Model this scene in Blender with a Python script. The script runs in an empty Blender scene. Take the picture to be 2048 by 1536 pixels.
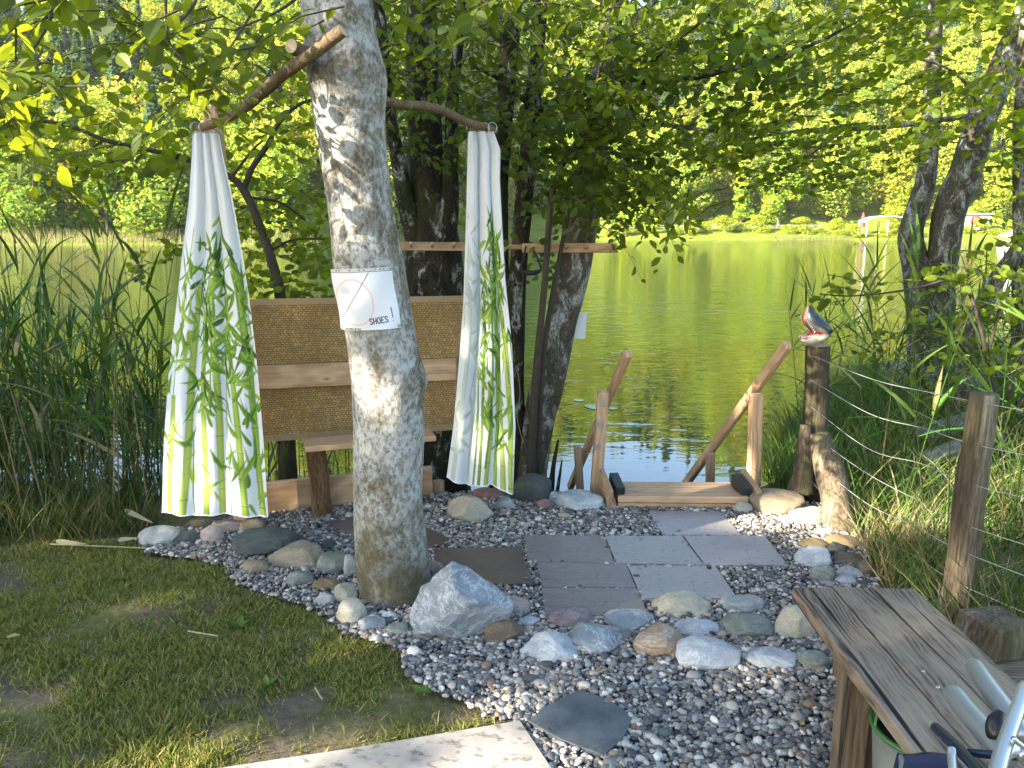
import bpy, bmesh, math, random
import numpy as np
from mathutils import Vector, Matrix, noise

scene = bpy.context.scene
rng = np.random.default_rng(11)
random.seed(11)

# ------------------------------------------------------------------ camera
F, CX, CY = 1538.0, 1024.0, 768.0
PITCH = math.radians(11.32)
EYE = 1.6
cam_d = bpy.data.cameras.new("camera")
cam_d.sensor_width = 36.0
cam_d.lens = 36.0 * F / 2048.0
cam_d.clip_start = 0.05
cam_d.clip_end = 3000.0
cam = bpy.data.objects.new("camera", cam_d)
scene.collection.objects.link(cam)
cam.location = (0, 0, EYE)
cam.rotation_euler = (math.radians(90) - PITCH, 0, 0)
scene.camera = cam

# ------------------------------------------------------------------ light
SUN_EL = math.radians(23.0)
SUN_AZ = (-0.86, -0.51)                      # horizontal direction towards the sun
_l = math.hypot(*SUN_AZ)
SUN = Vector((SUN_AZ[0] / _l * math.cos(SUN_EL), SUN_AZ[1] / _l * math.cos(SUN_EL), math.sin(SUN_EL)))
world = bpy.data.worlds.new("World")
scene.world = world
world.use_nodes = True
wn = world.node_tree
wn.nodes.clear()
sky = wn.nodes.new("ShaderNodeTexSky")
sky.sky_type = 'NISHITA'
sky.sun_disc = False
sky.sun_elevation = SUN_EL
sky.sun_rotation = math.atan2(SUN.x, SUN.y)
sky.air_density = 1.0
sky.dust_density = 0.6
bg = wn.nodes.new("ShaderNodeBackground")
bg.inputs[1].default_value = 0.08
wo = wn.nodes.new("ShaderNodeOutputWorld")
wn.links.new(sky.outputs[0], bg.inputs[0])
wn.links.new(bg.outputs[0], wo.inputs[0])
sun_d = bpy.data.lights.new("sun", 'SUN')
sun_d.energy = 5.0
sun_d.angle = math.radians(0.5)
sun_d.color = (1.0, 0.91, 0.74)
sun = bpy.data.objects.new("sun", sun_d)
scene.collection.objects.link(sun)
sun.rotation_euler = SUN.to_track_quat('Z', 'Y').to_euler()
sun.location = (-10, -6, 12)
scene.view_settings.view_transform = 'Standard'
scene.view_settings.look = 'None'
scene.view_settings.exposure = 3.0
scene.view_settings.gamma = 1.0
scene.cycles.use_denoising = True
scene.cycles.max_bounces = 8
scene.cycles.diffuse_bounces = 4
scene.cycles.glossy_bounces = 4
scene.cycles.transmission_bounces = 6
scene.cycles.transparent_max_bounces = 8
scene.cycles.sample_clamp_indirect = 6.0
scene.cycles.caustics_reflective = False
scene.cycles.caustics_refractive = False

# ------------------------------------------------------------------ picture <-> place
SP, CP = math.sin(PITCH), math.cos(PITCH)


def ray(px, py):
    x, u = (px - CX) / F, -(py - CY) / F
    return Vector((x, CP + u * SP, -SP + u * CP))


def at(px, py, Y):
    d = ray(px, py)
    t = Y / d.y
    return Vector((d.x * t, Y, EYE + d.z * t))


def gr(px, py, z=0.0):
    d = ray(px, py)
    t = (z - EYE) / d.z
    return Vector((d.x * t, d.y * t, z))


def mpp(p):
    """metres that one photograph pixel covers at point p"""
    return (p[1] * CP - (p[2] - EYE) * SP) / F


# ------------------------------------------------------------------ mesh helpers
def link(o):
    scene.collection.objects.link(o)
    return o


def tag(o, label=None, cat=None, group=None, kind=None):
    if label:
        o["label"] = label
    if cat:
        o["category"] = cat
    if group:
        o["group"] = group
    if kind:
        o["kind"] = kind
    return o


def empty(name, loc, label, cat, group=None):
    o = link(bpy.data.objects.new(name, None))
    o.location = loc
    o.empty_display_size = 0.1
    return tag(o, label, cat, group)


class MB:
    """collects vertices and faces of ONE mesh"""

    def __init__(s):
        s.V, s.F, s.M, s.C, s.n = [], [], [], [], 0

    def add(s, V, Fs, mi=0, col=None):
        V = np.asarray(V, np.float32).reshape(-1, 3)
        if not isinstance(Fs, (list, tuple)):
            Fs = [Fs]
        for f in Fs:
            f = np.asarray(f, np.int64)
            if f.size:
                s.F.append(f + s.n)
                s.M.append(np.full(len(f), mi, np.int32) if np.isscalar(mi) else np.asarray(mi, np.int32))
        s.V.append(V)
        if col is not None:
            c = np.asarray(col, np.float32)
            if c.ndim == 1:
                c = np.tile(c, (len(V), 1))
            s.C.append(c[:, :3])
        s.n += len(V)
        return s

    def build(s, name, mats, parent=None, origin=None, smooth=False):
        V = np.concatenate(s.V) if s.V else np.zeros((0, 3), np.float32)
        me = bpy.data.meshes.new(name)
        off = None
        if parent is not None:
            off = np.array(parent.location, np.float32)
            pp = parent.parent
            while pp is not None:
                off = off + np.array(pp.location, np.float32)
                pp = pp.parent
        elif origin is not None:
            off = np.array(origin, np.float32)
        if off is not None:
            V = V - off
        counts = np.concatenate([np.full(len(f), f.shape[1], np.int32) for f in s.F]) if s.F else np.zeros(0, np.int32)
        loops = np.concatenate([f.ravel() for f in s.F]).astype(np.int32) if s.F else np.zeros(0, np.int32)
        me.vertices.add(len(V))
        me.vertices.foreach_set("co", V.astype(np.float32).ravel())
        me.loops.add(len(loops))
        me.loops.foreach_set("vertex_index", loops)
        me.polygons.add(len(counts))
        st = np.concatenate([[0], np.cumsum(counts)[:-1]]).astype(np.int32) if len(counts) else counts
        me.polygons.foreach_set("loop_start", st)
        if not isinstance(mats, (list, tuple)):
            mats = [mats]
        for m in mats:
            me.materials.append(m)
        if s.M:
            me.polygons.foreach_set("material_index", np.concatenate(s.M))
        me.polygons.foreach_set("use_smooth", np.full(len(counts), bool(smooth)))
        if s.C:
            c = np.concatenate(s.C)
            ca = me.color_attributes.new("col", 'FLOAT_COLOR', 'POINT')
            ca.data.foreach_set("color", np.concatenate([c, np.ones((len(c), 1), np.float32)], 1).astype(np.float32).ravel())
        me.update(calc_edges=True)
        me.validate()
        o = link(bpy.data.objects.new(name, me))
        if parent is not None:
            o.parent = parent
        elif origin is not None:
            o.location = origin
        return o


def grid_faces(nr, nc, wrap=False):
    r = np.arange(nr - 1)[:, None]
    c = np.arange(nc if wrap else nc - 1)[None, :]
    c2 = (c + 1) % nc
    return np.stack([r * nc + c, r * nc + c2, (r + 1) * nc + c2, (r + 1) * nc + c], -1).reshape(-1, 4)


def catmull(P, n):
    P = np.asarray(P, float)
    if len(P) == 2:
        t = np.linspace(0, 1, n)[:, None]
        return P[0] * (1 - t) + P[1] * t
    Q = np.concatenate([[2 * P[0] - P[1]], P, [2 * P[-1] - P[-2]]])
    d = np.linalg.norm(np.diff(P[:, :3], axis=0), axis=1)
    s = np.concatenate([[0], np.cumsum(d)])
    ts = np.linspace(0, s[-1], n)
    k = np.clip(np.searchsorted(s, ts, side='right') - 1, 0, len(P) - 2)
    t = ((ts - s[k]) / np.maximum(d[k], 1e-9))[:, None]
    p0, p1, p2, p3 = Q[k], Q[k + 1], Q[k + 2], Q[k + 3]
    return 0.5 * (2 * p1 + (p2 - p0) * t + (2 * p0 - 5 * p1 + 4 * p2 - p3) * t ** 2 + (3 * p1 - p0 - 3 * p2 + p3) * t ** 3)


def tube(P, n, segs=12, bump=0.0, bscale=8.0, seed=0.0, cap=True, flat=None):
    """P rows x,y,z,r -> verts, [faces]; bump = relative radial noise"""
    C = catmull(P, n)
    c, r = C[:, :3], np.maximum(C[:, 3], 1e-4)
    T = np.gradient(c, axis=0)
    T /= np.linalg.norm(T, axis=1)[:, None] + 1e-9
    ref = np.array([0.0, 1.0, 0.0]) if abs(T[0][1]) < 0.9 else np.array([1.0, 0, 0])
    A = np.cross(ref, T)
    A /= np.linalg.norm(A, axis=1)[:, None] + 1e-9
    B = np.cross(T, A)
    a = np.linspace(0, 2 * math.pi, segs, endpoint=False)
    D = A[:, None, :] * np.cos(a)[None, :, None] + B[:, None, :] * np.sin(a)[None, :, None]
    R = np.tile(r[:, None], (1, segs))
    if bump:
        for i in range(n):
            for j in range(segs):
                p = c[i] + D[i, j] * r[i]
                v = Vector((p[0] * bscale, p[1] * bscale, p[2] * bscale * 0.5 + seed))
                R[i, j] *= 1 + bump * (noise.noise(v) + 0.5 * noise.noise(v * 2.3))
    V = (c[:, None, :] + D * R[:, :, None]).reshape(-1, 3)
    Fs = [grid_faces(n, segs, True)]
    if cap:
        V = np.concatenate([V, c[:1], c[-1:]])
        k = np.arange(segs)
        Fs.append(np.stack([np.full(segs, n * segs), (k + 1) % segs, k], -1))
        Fs.append(np.stack([np.full(segs, n * segs + 1), (n - 1) * segs + k, (n - 1) * segs + (k + 1) % segs], -1))
    return V, Fs


def bm_arrays(bm):
    bm.verts.index_update()
    V = np.array([v.co[:] for v in bm.verts], np.float32)
    by = {}
    for f in bm.faces:
        by.setdefault(len(f.verts), []).append([v.index for v in f.verts])
    return V, [np.array(x) for x in by.values()]


def box_arrays(sx, sy, sz, bev=0.004, seg=2, cuts=0):
    bm = bmesh.new()
    bmesh.ops.create_cube(bm, size=1.0)
    for v in bm.verts:
        v.co.x *= sx
        v.co.y *= sy
        v.co.z *= sz
    if bev > 0:
        bmesh.ops.bevel(bm, geom=list(bm.edges), offset=bev, segments=seg, affect='EDGES', profile=0.6)
    r = bm_arrays(bm)
    bm.free()
    return r


def frame(p0, p1, up=(0, 0, 1)):
    p0, p1 = Vector(p0), Vector(p1)
    x = (p1 - p0).normalized()
    u = Vector(up)
    y = u.cross(x).normalized()
    z = x.cross(y)
    m = Matrix((x, y, z)).transposed().to_4x4()
    m.translation = (p0 + p1) / 2
    return m


def beam(name, p0, p1, w, h, mat, parent=None, up=(0, 0, 1), bev=0.004, warp=0.0, wedge=None, irregular=0.0):
    """a sawn timber from p0 to p1: w across, h along 'up'; local X runs with the grain"""
    L = (Vector(p1) - Vector(p0)).length
    n = 14
    prof = []
    b = min(bev, w * .3, h * .3)
    for sx, sy in ((-1, -1), (1, -1), (1, 1), (-1, 1)):
        cxx, cyy = sx * (w / 2 - b), sy * (h / 2 - b)
        base = math.atan2(sy, sx)
        for k in (-1, 0, 1):
            a = base + k * math.radians(40)
            prof.append((cxx + b * math.cos(a) * 1.1, cyy + b * math.sin(a) * 1.1))
    prof = np.array(prof)
    m = len(prof)
    xs = np.concatenate([[-L / 2, -L / 2 + b], np.linspace(-L / 2, L / 2, n)[1:-1], [L / 2 - b, L / 2]])
    sc = np.ones(len(xs))
    V = np.zeros((len(xs), m, 3))
    sd = random.random() * 50
    for i, x in enumerate(xs):
        s = 1.0
        ins = b if i in (0, len(xs) - 1) else 0
        V[i, :, 0] = x
        px_, py_ = prof[:, 0].copy(), prof[:, 1].copy()
        if ins:
            px_ = np.sign(px_) * np.maximum(np.abs(px_) - ins * .7, 0)
            py_ = np.sign(py_) * np.maximum(np.abs(py_) - ins * .7, 0)
        if irregular:
            for k in range(m):
                q = Vector((x * 5 + sd, px_[k] * 20, py_[k] * 20))
                px_[k] += irregular * noise.noise(q)
                py_[k] += irregular * noise.noise(q + Vector((9, 3, 1)))
        V[i, :, 1] = px_ + warp * math.sin(x / L * 3)
        V[i, :, 2] = py_
    k = np.arange(m)
    Fs = [grid_faces(len(xs), m, True), k[::-1][None, :], ((len(xs) - 1) * m + k)[None, :]]
    mb = MB().add(V.reshape(-1, 3), Fs)
    o = mb.build(name, mat)
    M = frame(p0, p1, up)
    if parent is not None:
        o.parent = parent
        off = Vector(parent.location)
        M = Matrix.Translation(-off) @ M
    o.matrix_local = M
    return o


def loft(centers, ra, rb, axA, axB, segs=14):
    """rings: center + cos*ra*axA + sin*rb*axB, closed at both ends"""
    a = np.linspace(0, 2 * math.pi, segs, endpoint=False)
    V = []
    for c, p, q in zip(centers, ra, rb):
        V.append(np.array(c)[None] + np.cos(a)[:, None] * p * np.array(axA)[None] + np.sin(a)[:, None] * q * np.array(axB)[None])
    n = len(V)
    V = np.concatenate(V + [np.array(centers[0])[None], np.array(centers[-1])[None]])
    k = np.arange(segs)
    return V, [grid_faces(n, segs, True), np.stack([np.full(segs, n * segs), (k + 1) % segs, k], -1),
               np.stack([np.full(segs, n * segs + 1), (n - 1) * segs + k, (n - 1) * segs + (k + 1) % segs], -1)]


# ---- leaves: template in (along, across, up) for a leaf of length 1
def leaf_template(kind):
    if kind == 'oval':
        xs, ws = [0, .14, .38, .64, .86, 1.0], [0, .16, .29, .27, .13, 0]
    elif kind == 'round':
        xs, ws = [0, .12, .36, .66, .9, 1.0], [0, .26, .42, .43, .26, 0]
    else:
        xs, ws = [0, .4, 1.0], [0, .3, 0]
    V, mid, le, ri = [], [], [], []
    for x, w in zip(xs, ws):
        droop = -0.10 * x * x
        mid.append(len(V)); V.append((x, 0, droop))
        if w:
            le.append(len(V)); V.append((x, w, droop + .22 * w))
            ri.append(len(V)); V.append((x, -w, droop + .22 * w))
    T, Q = [], []
    for side in (le, ri):
        n = len(side)
        for i in range(n - 1):
            Q.append((mid[i + 1], mid[i + 2], side[i + 1], side[i]))
        T.append((mid[0], mid[1], side[0]))
        T.append((mid[-2], mid[-1], side[-1]))
    return np.array(V, np.float32), [np.array(T, np.int64).reshape(-1, 3)] + ([np.array(Q, np.int64)] if Q else [])


LEAF = {k: leaf_template(k) for k in ('oval', 'round', 'lo')}


def norm(a):
    return a / (np.linalg.norm(a, axis=-1, keepdims=True) + 1e-9)


def place_leaves(mb, kind, pos, d, nrm, size, mi=0, col=None, wide=1.0):
    V, Fs = LEAF[kind]
    pos, d, nrm = np.asarray(pos, float), norm(np.asarray(d, float)), np.asarray(nrm, float)
    side = norm(np.cross(nrm, d))
    up = np.cross(d, side)
    N, k = len(pos), len(V)
    size = np.asarray(size, float).reshape(-1, 1, 1)
    P = pos[:, None] + size * (V[None, :, 0:1] * d[:, None] + wide * V[None, :, 1:2] * side[:, None] + V[None, :, 2:3] * up[:, None])
    base = (np.arange(N) * k)[:, None, None]
    mb.add(P.reshape(-1, 3), [(f[None] + base).reshape(-1, f.shape[1]) for f in Fs], mi,
           None if col is None else np.repeat(col, k, 0))


def ribbons(mb, base, d, length, width, bend, nseg=4, side=None, mi=0, col=None, fold=0.0, taper=1.0):
    """grass blades: base + d*L*t + bend*L*t^2, width tapering to a point"""
    base, d, bend = (np.asarray(x, float) for x in (base, norm(np.asarray(d, float)), bend))
    N = len(base)
    L, W = np.asarray(length, float).reshape(-1, 1, 1), np.asarray(width, float).reshape(-1, 1, 1)
    t = np.linspace(0, 1, nseg + 1)[None, :, None]
    c = base[:, None] + d[:, None] * L * t + bend[:, None] * L * t ** 2
    T = norm(d[:, None] + 2 * bend[:, None] * t)
    if side is None:
        side = rng.normal(size=(N, 3))
        side[:, 2] *= 0.15
    S = norm(np.cross(T, np.cross(np.asarray(side, float)[:, None], T)))
    w = W * 0.5 * (np.minimum(1.0, t * 5 + 0.45) * (1 - t ** (1.6 * taper)) + 0.02)
    V = np.stack([c - S * w, c + S * w], 2).reshape(-1, 3)
    k = (nseg + 1) * 2
    i = np.arange(nseg)[None, :, None] * 2
    f = (np.concatenate([i, i + 1, i + 3, i + 2], 2) + (np.arange(N) * k)[:, None, None]).reshape(-1, 4)
    mb.add(V, f, mi, None if col is None else np.repeat(col, k, 0))


def stalks(mb, base, d, length, r, bend, nseg=4, mi=0, col=None):
    """three sided stems"""
    base, d, bend = (np.asarray(x, float) for x in (base, norm(np.asarray(d, float)), bend))
    N = len(base)
    L, R = np.asarray(length, float).reshape(-1, 1, 1), np.asarray(r, float).reshape(-1, 1, 1, 1)
    t = np.linspace(0, 1, nseg + 1)[None, :, None]
    c = base[:, None] + d[:, None] * L * t + bend[:, None] * L * t ** 2
    a = np.array([0, 2.094, 4.189])
    off = np.stack([np.cos(a), np.sin(a), 0 * a], -1)
    V = (c[:, :, None] + off[None, None] * R * (1 - 0.6 * t[..., None])).reshape(-1, 3)
    k = (nseg + 1) * 3
    f = (grid_faces(nseg + 1, 3, True)[None] + (np.arange(N) * k)[:, None, None]).reshape(-1, 4)
    mb.add(V, f, mi, None if col is None else np.repeat(col, k, 0))


def in_poly(x, y, poly):
    x, y = np.asarray(x), np.asarray(y)
    P = np.asarray(poly, float)
    c = np.zeros(x.shape, bool)
    j = len(P) - 1
    for i in range(len(P)):
        xi, yi, xj, yj = P[i, 0], P[i, 1], P[j, 0], P[j, 1]
        c ^= ((yi > y) != (yj > y)) & (x < (xj - xi) * (y - yi) / (yj - yi + 1e-12) + xi)
        j = i
    return c


def sample_poly(poly, n):
    P = np.asarray(poly, float)
    lo, hi = P.min(0), P.max(0)
    out = np.zeros((0, 2))
    while len(out) < n:
        q = lo + rng.random((n * 3, 2)) * (hi - lo)
        out = np.concatenate([out, q[in_poly(q[:, 0], q[:, 1], P)]])
    return out[:n]


# ------------------------------------------------------------------ materials
class NT:
    def __init__(s, name):
        s.m = bpy.data.materials.new(name)
        s.m.use_nodes = True
        s.t = s.m.node_tree
        s.t.nodes.clear()
        s.out = s.t.nodes.new("ShaderNodeOutputMaterial")

    def n(s, typ, ins=None, **props):
        nd = s.t.nodes.new("ShaderNode" + typ)
        for k, v in props.items():
            setattr(nd, k, v)
        for k, v in (ins or {}).items():
            sock = nd.inputs[k]
            if isinstance(v, bpy.types.NodeSocket):
                s.t.links.new(v, sock)
            elif isinstance(v, tuple) and len(v) == 3 and sock.type == 'RGBA':
                sock.default_value = (*v, 1)
            else:
                sock.default_value = v
        return nd

    def coord(s, which="Object", scale=(1, 1, 1), rot=(0, 0, 0)):
        c = s.n("TexCoord").outputs[which]
        return s.n("Mapping", {"Vector": c, "Scale": scale, "Rotation": rot}).outputs[0]

    def noise(s, vec, scale, detail=4.0, rough=0.55, dist=0.0):
        return s.n("TexNoise", {"Vector": vec, "Scale": scale, "Detail": detail, "Roughness": rough, "Distortion": dist}).outputs[0]

    def ramp(s, fac, *stops):
        r = s.n("ValToRGB", {"Fac": fac})
        e = r.color_ramp.elements
        while len(e) < len(stops):
            e.new(0.5)
        for el, (p, c) in zip(e, stops):
            el.position = p
            el.color = (*c, 1) if isinstance(c, tuple) else (c, c, c, 1)
        return r.outputs[0]

    def mix(s, fac, a, b, mode='MIX'):
        r = s.n("MixRGB", {"Fac": fac, "Color1": a, "Color2": b}, blend_type=mode)
        return r.outputs[0]

    def bump(s, h, strength=0.3, dist=0.01, normal=None):
        ins = {"Height": h, "Strength": strength, "Distance": dist}
        if normal is not None:
            ins["Normal"] = normal
        return s.n("Bump", ins).outputs[0]

    def pbr(s, color, rough=0.7, normal=None, metal=0.0, spec=0.4, **extra):
        ins = {"Base Color": color, "Roughness": rough, "Metallic": metal, "Specular IOR Level": spec}
        if normal is not None:
            ins["Normal"] = normal
        ins.update(extra)
        return s.n("BsdfPrincipled", ins).outputs[0]

    def done(s, shader):
        s.t.links.new(shader, s.out.inputs[0])
        return s.m


def leaf_material(name, dark, mid, light, trans, tfac=0.45):
    N = NT(name)
    isl = N.n("NewGeometry").outputs["Random Per Island"]
    vec = N.coord("Object")
    big = N.noise(vec, 1.3, 2)
    f = N.n("Math", {0: isl, 1: big}, operation='ADD').outputs[0]
    f = N.n("Math", {0: f, 1: 0.5}, operation='SUBTRACT').outputs[0]
    col = N.ramp(f, (0.1, dark), (0.5, mid), (0.95, light))
    b = N.pbr(col, 0.48, spec=0.22)
    tc = N.mix(0.55, col, trans)
    tr = N.n("BsdfTranslucent", {"Color": tc}).outputs[0]
    return N.done(N.n("MixShader", {0: tfac, 1: b, 2: tr}).outputs[0])


def colattr_leaf(name, tfac=0.35, rough=0.5, tmul=(1.3, 1.25, 0.6), spec=0.3):
    N = NT(name)
    c = N.n("Attribute", attribute_name="col").outputs["Color"]
    b = N.pbr(c, rough, spec=spec)
    t = N.mix(1.0, c, tmul, 'MULTIPLY')
    tr = N.n("BsdfTranslucent", {"Color": t}).outputs[0]
    return N.done(N.n("MixShader", {0: tfac, 1: b, 2: tr}).outputs[0])


def bark_material(name, c1, c2, lichen, moss, lich_lo, lich_hi, scale=1.0, moss_z=None, fissure=0.5, zs=0.55):
    N = NT(name)
    v = N.coord("Object", (1, 1, zs))
    n1 = N.noise(v, 9 * scale, 8, 0.65)
    base = N.ramp(n1, (0.35, c1), (0.65, c2))
    fine = N.noise(v, 60 * scale, 6, 0.7)
    base = N.mix(N.ramp(fine, (0.42, 0.75), (0.6, 0.0)), base, tuple(x * .35 for x in c1))
    # lichen patches
    w = N.noise(v, 5.0 * scale, 9, 0.68, 0.6)
    lf = N.ramp(w, (lich_lo, 0.0), (lich_hi, 1.0))
    lf2 = N.ramp(N.noise(v, 38 * scale, 5, 0.7), (0.42, 0.15), (0.55, 1.0))
    lf = N.mix(1.0, lf, lf2, 'MULTIPLY')
    lc = N.mix(N.noise(v, 17 * scale, 4), tuple(x * .75 for x in lichen), lichen)
    col = N.mix(lf, base, lc)
    mf = N.ramp(N.noise(v, 3.2 * scale, 6, 0.6), (0.52, 0.0), (0.66, 0.8))
    if moss_z is not None:
        z = N.n("SeparateXYZ", {0: N.n("TexCoord").outputs["Object"]}).outputs[2]
        zz = N.n("MapRange", {"Value": z, "From Min": moss_z[0], "From Max": moss_z[1], "To Min": 1.0, "To Max": 0.0}).outputs[0]
        m2 = N.ramp(N.n("Math", {0: zz, 1: N.noise(v, 6 * scale, 6)}, operation='MULTIPLY').outputs[0], (0.2, 0.0), (0.45, 0.85))
        mf = m2
    col = N.mix(mf, col, moss)
    vo = N.n("TexVoronoi", {"Vector": N.coord("Object", (1, 1, min(0.3, zs))), "Scale": 22 * scale}, feature='DISTANCE_TO_EDGE').outputs[0]
    h = N.mix(fissure, fine, vo)
    h = N.mix(0.4, h, n1)
    nb = N.bump(h, 0.7, 0.016)
    return N.done(N.pbr(col, 0.85, nb, spec=0.2))


def wood_material(name, light, dark, grain=1.0, rough=0.6, knots=True, weather=None, streak=0.72, bumpy=0.15):
    """grain runs along the object's X"""
    N = NT(name)
    info = N.n("ObjectInfo").outputs["Random"]
    tc = N.n("TexCoord").outputs["Object"]
    offs = N.n("VectorMath", {0: tc, 1: N.n("CombineXYZ", {0: info, 1: info, 2: info}).outputs[0]}, operation='ADD').outputs[0]
    v = N.n("Mapping", {"Vector": offs, "Scale": (1.2, 14 * grain, 14 * grain)}).outputs[0]
    warp = N.noise(N.n("Mapping", {"Vector": offs, "Scale": (2.5, 6, 6)}).outputs[0], 1.0, 2)
    v2 = N.n("VectorMath", {0: v, 1: N.n("CombineXYZ", {0: 0.0, 1: N.n("Math", {0: warp, 1: 1.7 * grain}, operation='MULTIPLY').outputs[0], 2: 0.0}).outputs[0]}, operation='ADD').outputs[0]
    wv = N.n("TexWave", {"Vector": v2, "Scale": 0.9, "Distortion": 3.0, "Detail": 3.0, "Detail Scale": 0.8}, bands_direction='Y').outputs[1]
    st = N.noise(N.n("Mapping", {"Vector": offs, "Scale": (2.0, 90 * grain, 90 * grain)}).outputs[0], 1.0, 5, 0.6)
    f = N.mix(streak, wv, st)
    col = N.ramp(f, (0.25, dark), (0.7, light))
    hgt = f
    if knots:
        kn = N.n("TexVoronoi", {"Vector": N.n("Mapping", {"Vector": offs, "Scale": (3.2, 9, 9)}).outputs[0], "Scale": 1.0}).outputs[0]
        kf = N.ramp(kn, (0.035, 0.8), (0.09, 0.0))
        col = N.mix(kf, col, tuple(x * .45 for x in dark))
    if weather:
        wf = N.ramp(N.noise(N.n("Mapping", {"Vector": offs, "Scale": (3, 9, 9)}).outputs[0], 1.6, 7, 0.65), (0.36, 0.0), (0.62, 1.0))
        col = N.mix(wf, col, N.mix(st, tuple(x * .4 for x in weather), weather))
        cr = N.ramp(N.noise(N.n("Mapping", {"Vector": offs, "Scale": (1.0, 45, 45)}).outputs[0], 1.0, 3, 0.5), (0.30, 1.0), (0.40, 0.0))
        col = N.mix(cr, col, tuple(x * .12 for x in dark))
        hgt = N.mix(0.5, st, N.ramp(cr, (0.0, 1.0), (1.0, 0.0)))
    nb = N.bump(hgt, bumpy * 2, 0.004)
    return N.done(N.pbr(col, rough, nb, spec=0.3))


def rock_material(name, base, second, vein, veins=0.3, scale=1.0, speck=0.3):
    N = NT(name)
    info = N.n("ObjectInfo").outputs["Random"]
    tc = N.n("TexCoord").outputs["Object"]
    off = N.n("Math", {0: info, 1: 40.0}, operation='MULTIPLY').outputs[0]
    o = N.n("VectorMath", {0: tc, 1: N.n("CombineXYZ", {0: off, 1: off, 2: off}).outputs[0]}, operation='ADD').outputs[0]
    r = N.n("Mapping", {"Vector": o, "Rotation": (0.5, 0.6, 0.3), "Scale": (1.0, 1.0, 2.2)}).outputs[0]
    a = N.noise(r, 9 * scale, 8, 0.65, 0.8)
    col = N.ramp(a, (0.3, second), (0.68, base))
    wv = N.noise(r, 4.5 * scale, 7, 0.72, 1.0)
    band = N.n("Math", {0: N.n("Math", {0: wv, 1: 0.5}, operation='SUBTRACT').outputs[0]}, operation='ABSOLUTE').outputs[0]
    vf = N.ramp(band, (0.006, veins * .6), (0.028, 0.0))
    col = N.mix(vf, col, vein)
    sp = N.noise(o, 120 * scale, 4, 0.7)
    col = N.mix(N.ramp(sp, (0.36, speck), (0.5, 0.0)), col, tuple(x * .4 for x in second))
    stain = N.ramp(N.noise(o, 4.5 * scale, 5, 0.6), (0.5, 0.0), (0.72, 0.45))
    col = N.mix(stain, col, tuple(x * y for x, y in zip(base, (0.72, 0.68, 0.55))))
    nb = N.bump(N.mix(0.5, a, sp), 0.75, 0.014)
    return N.done(N.pbr(col, 0.8, nb, spec=0.3))


def flat_material(name, col, rough=0.5, metal=0.0, spec=0.4, var=0.25, scale=25, bump=0.0):
    N = NT(name)
    v = N.coord("Object")
    n = N.noise(v, scale, 5, 0.6)
    c = N.ramp(n, (0.3, tuple(x * (1 - var) for x in col)), (0.7, tuple(min(1, x * (1 + var * .6)) for x in col)))
    nb = N.bump(n, bump, 0.004) if bump else None
    return N.done(N.pbr(c, rough, nb, metal, spec))
# ------------------------------------------------------------------ the setting: water, ground, hill, forest
WATER_Z = -0.38


def sstep(a, b, x):
    t = np.clip((np.asarray(x, float) - a) / (b - a), 0, 1)
    return t * t * (3 - 2 * t)


def bank_edge(x):
    return 4.62 + np.clip(np.asarray(x, float) - 1.5, 0, 3.2) * 1.55 + np.clip(np.asarray(x, float) - 4.7, 0, 40) * 0.5


def ground_h(x, y):
    x, y = np.asarray(x, float), np.asarray(y, float)
    e = bank_edge(x)
    wdt = 0.35 + 0.9 * sstep(1.5, 2.5, x)
    return -1.1 * sstep(e - 0.1, e + wdt + 0.5, y)


N = NT("lake_water")
v = N.coord("Object")
w1 = N.noise(N.n("Mapping", {"Vector": v, "Scale": (0.8, 2.0, 1)}).outputs[0], 2.3, 3, 0.5, 0.5)
w2 = N.noise(N.n("Mapping", {"Vector": v, "Scale": (0.9, 1.6, 1), "Rotation": (0, 0, 0.25)}).outputs[0], 0.38, 3, 0.5)
hh = N.mix(0.45, w1, w2)
yy = N.n("SeparateXYZ", {0: N.n("TexCoord").outputs["Object"]}).outputs[1]
amp = N.n("MapRange", {"Value": yy, "From Min": 6.5, "From Max": 20.0, "To Min": 0.04, "To Max": 0.45}).outputs[0]
nb = N.n("Bump", {"Height": hh, "Strength": amp, "Distance": 0.10}).outputs[0]
lake_m = N.done(N.pbr((0.005, 0.018, 0.003), 0.02, nb, spec=1.0, IOR=1.65))
mb = MB()
mb.add([(-260, 4.2, WATER_Z), (260, 4.2, WATER_Z), (260, 190, WATER_Z), (-260, 190, WATER_Z)], [np.array([[0, 1, 2, 3]])])
tag(mb.build("lake", lake_m), kind="structure")

# near ground, one sheet down into the lake bed
N = NT("soil")
v = N.coord("Object")
n1 = N.noise(v, 2.2, 6, 0.6)
n2 = N.noise(v, 30, 6, 0.65)
soil = N.ramp(n2, (0.3, (0.075, 0.056, 0.038)), (0.7, (0.175, 0.135, 0.095)))
mossy = N.ramp(n2, (0.3, (0.065, 0.070, 0.014)), (0.7, (0.165, 0.165, 0.040)))
col = N.mix(N.ramp(n1, (0.40, 0.0), (0.58, 0.85)), soil, mossy)
soil_m = N.done(N.pbr(col, 0.95, N.bump(n2, 0.6, 0.02), spec=0.15))
xs = np.concatenate([np.linspace(-60, -6, 30), np.linspace(-5.6, 6, 120), np.linspace(6.5, 60, 40)])
ys = np.concatenate([np.linspace(-40, 0, 20), np.linspace(0.5, 12, 120), np.linspace(12.6, 60, 40), np.linspace(64, 100, 6)])
X, Y = np.meshgrid(xs, ys)
Z = ground_h(X, Y)
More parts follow.
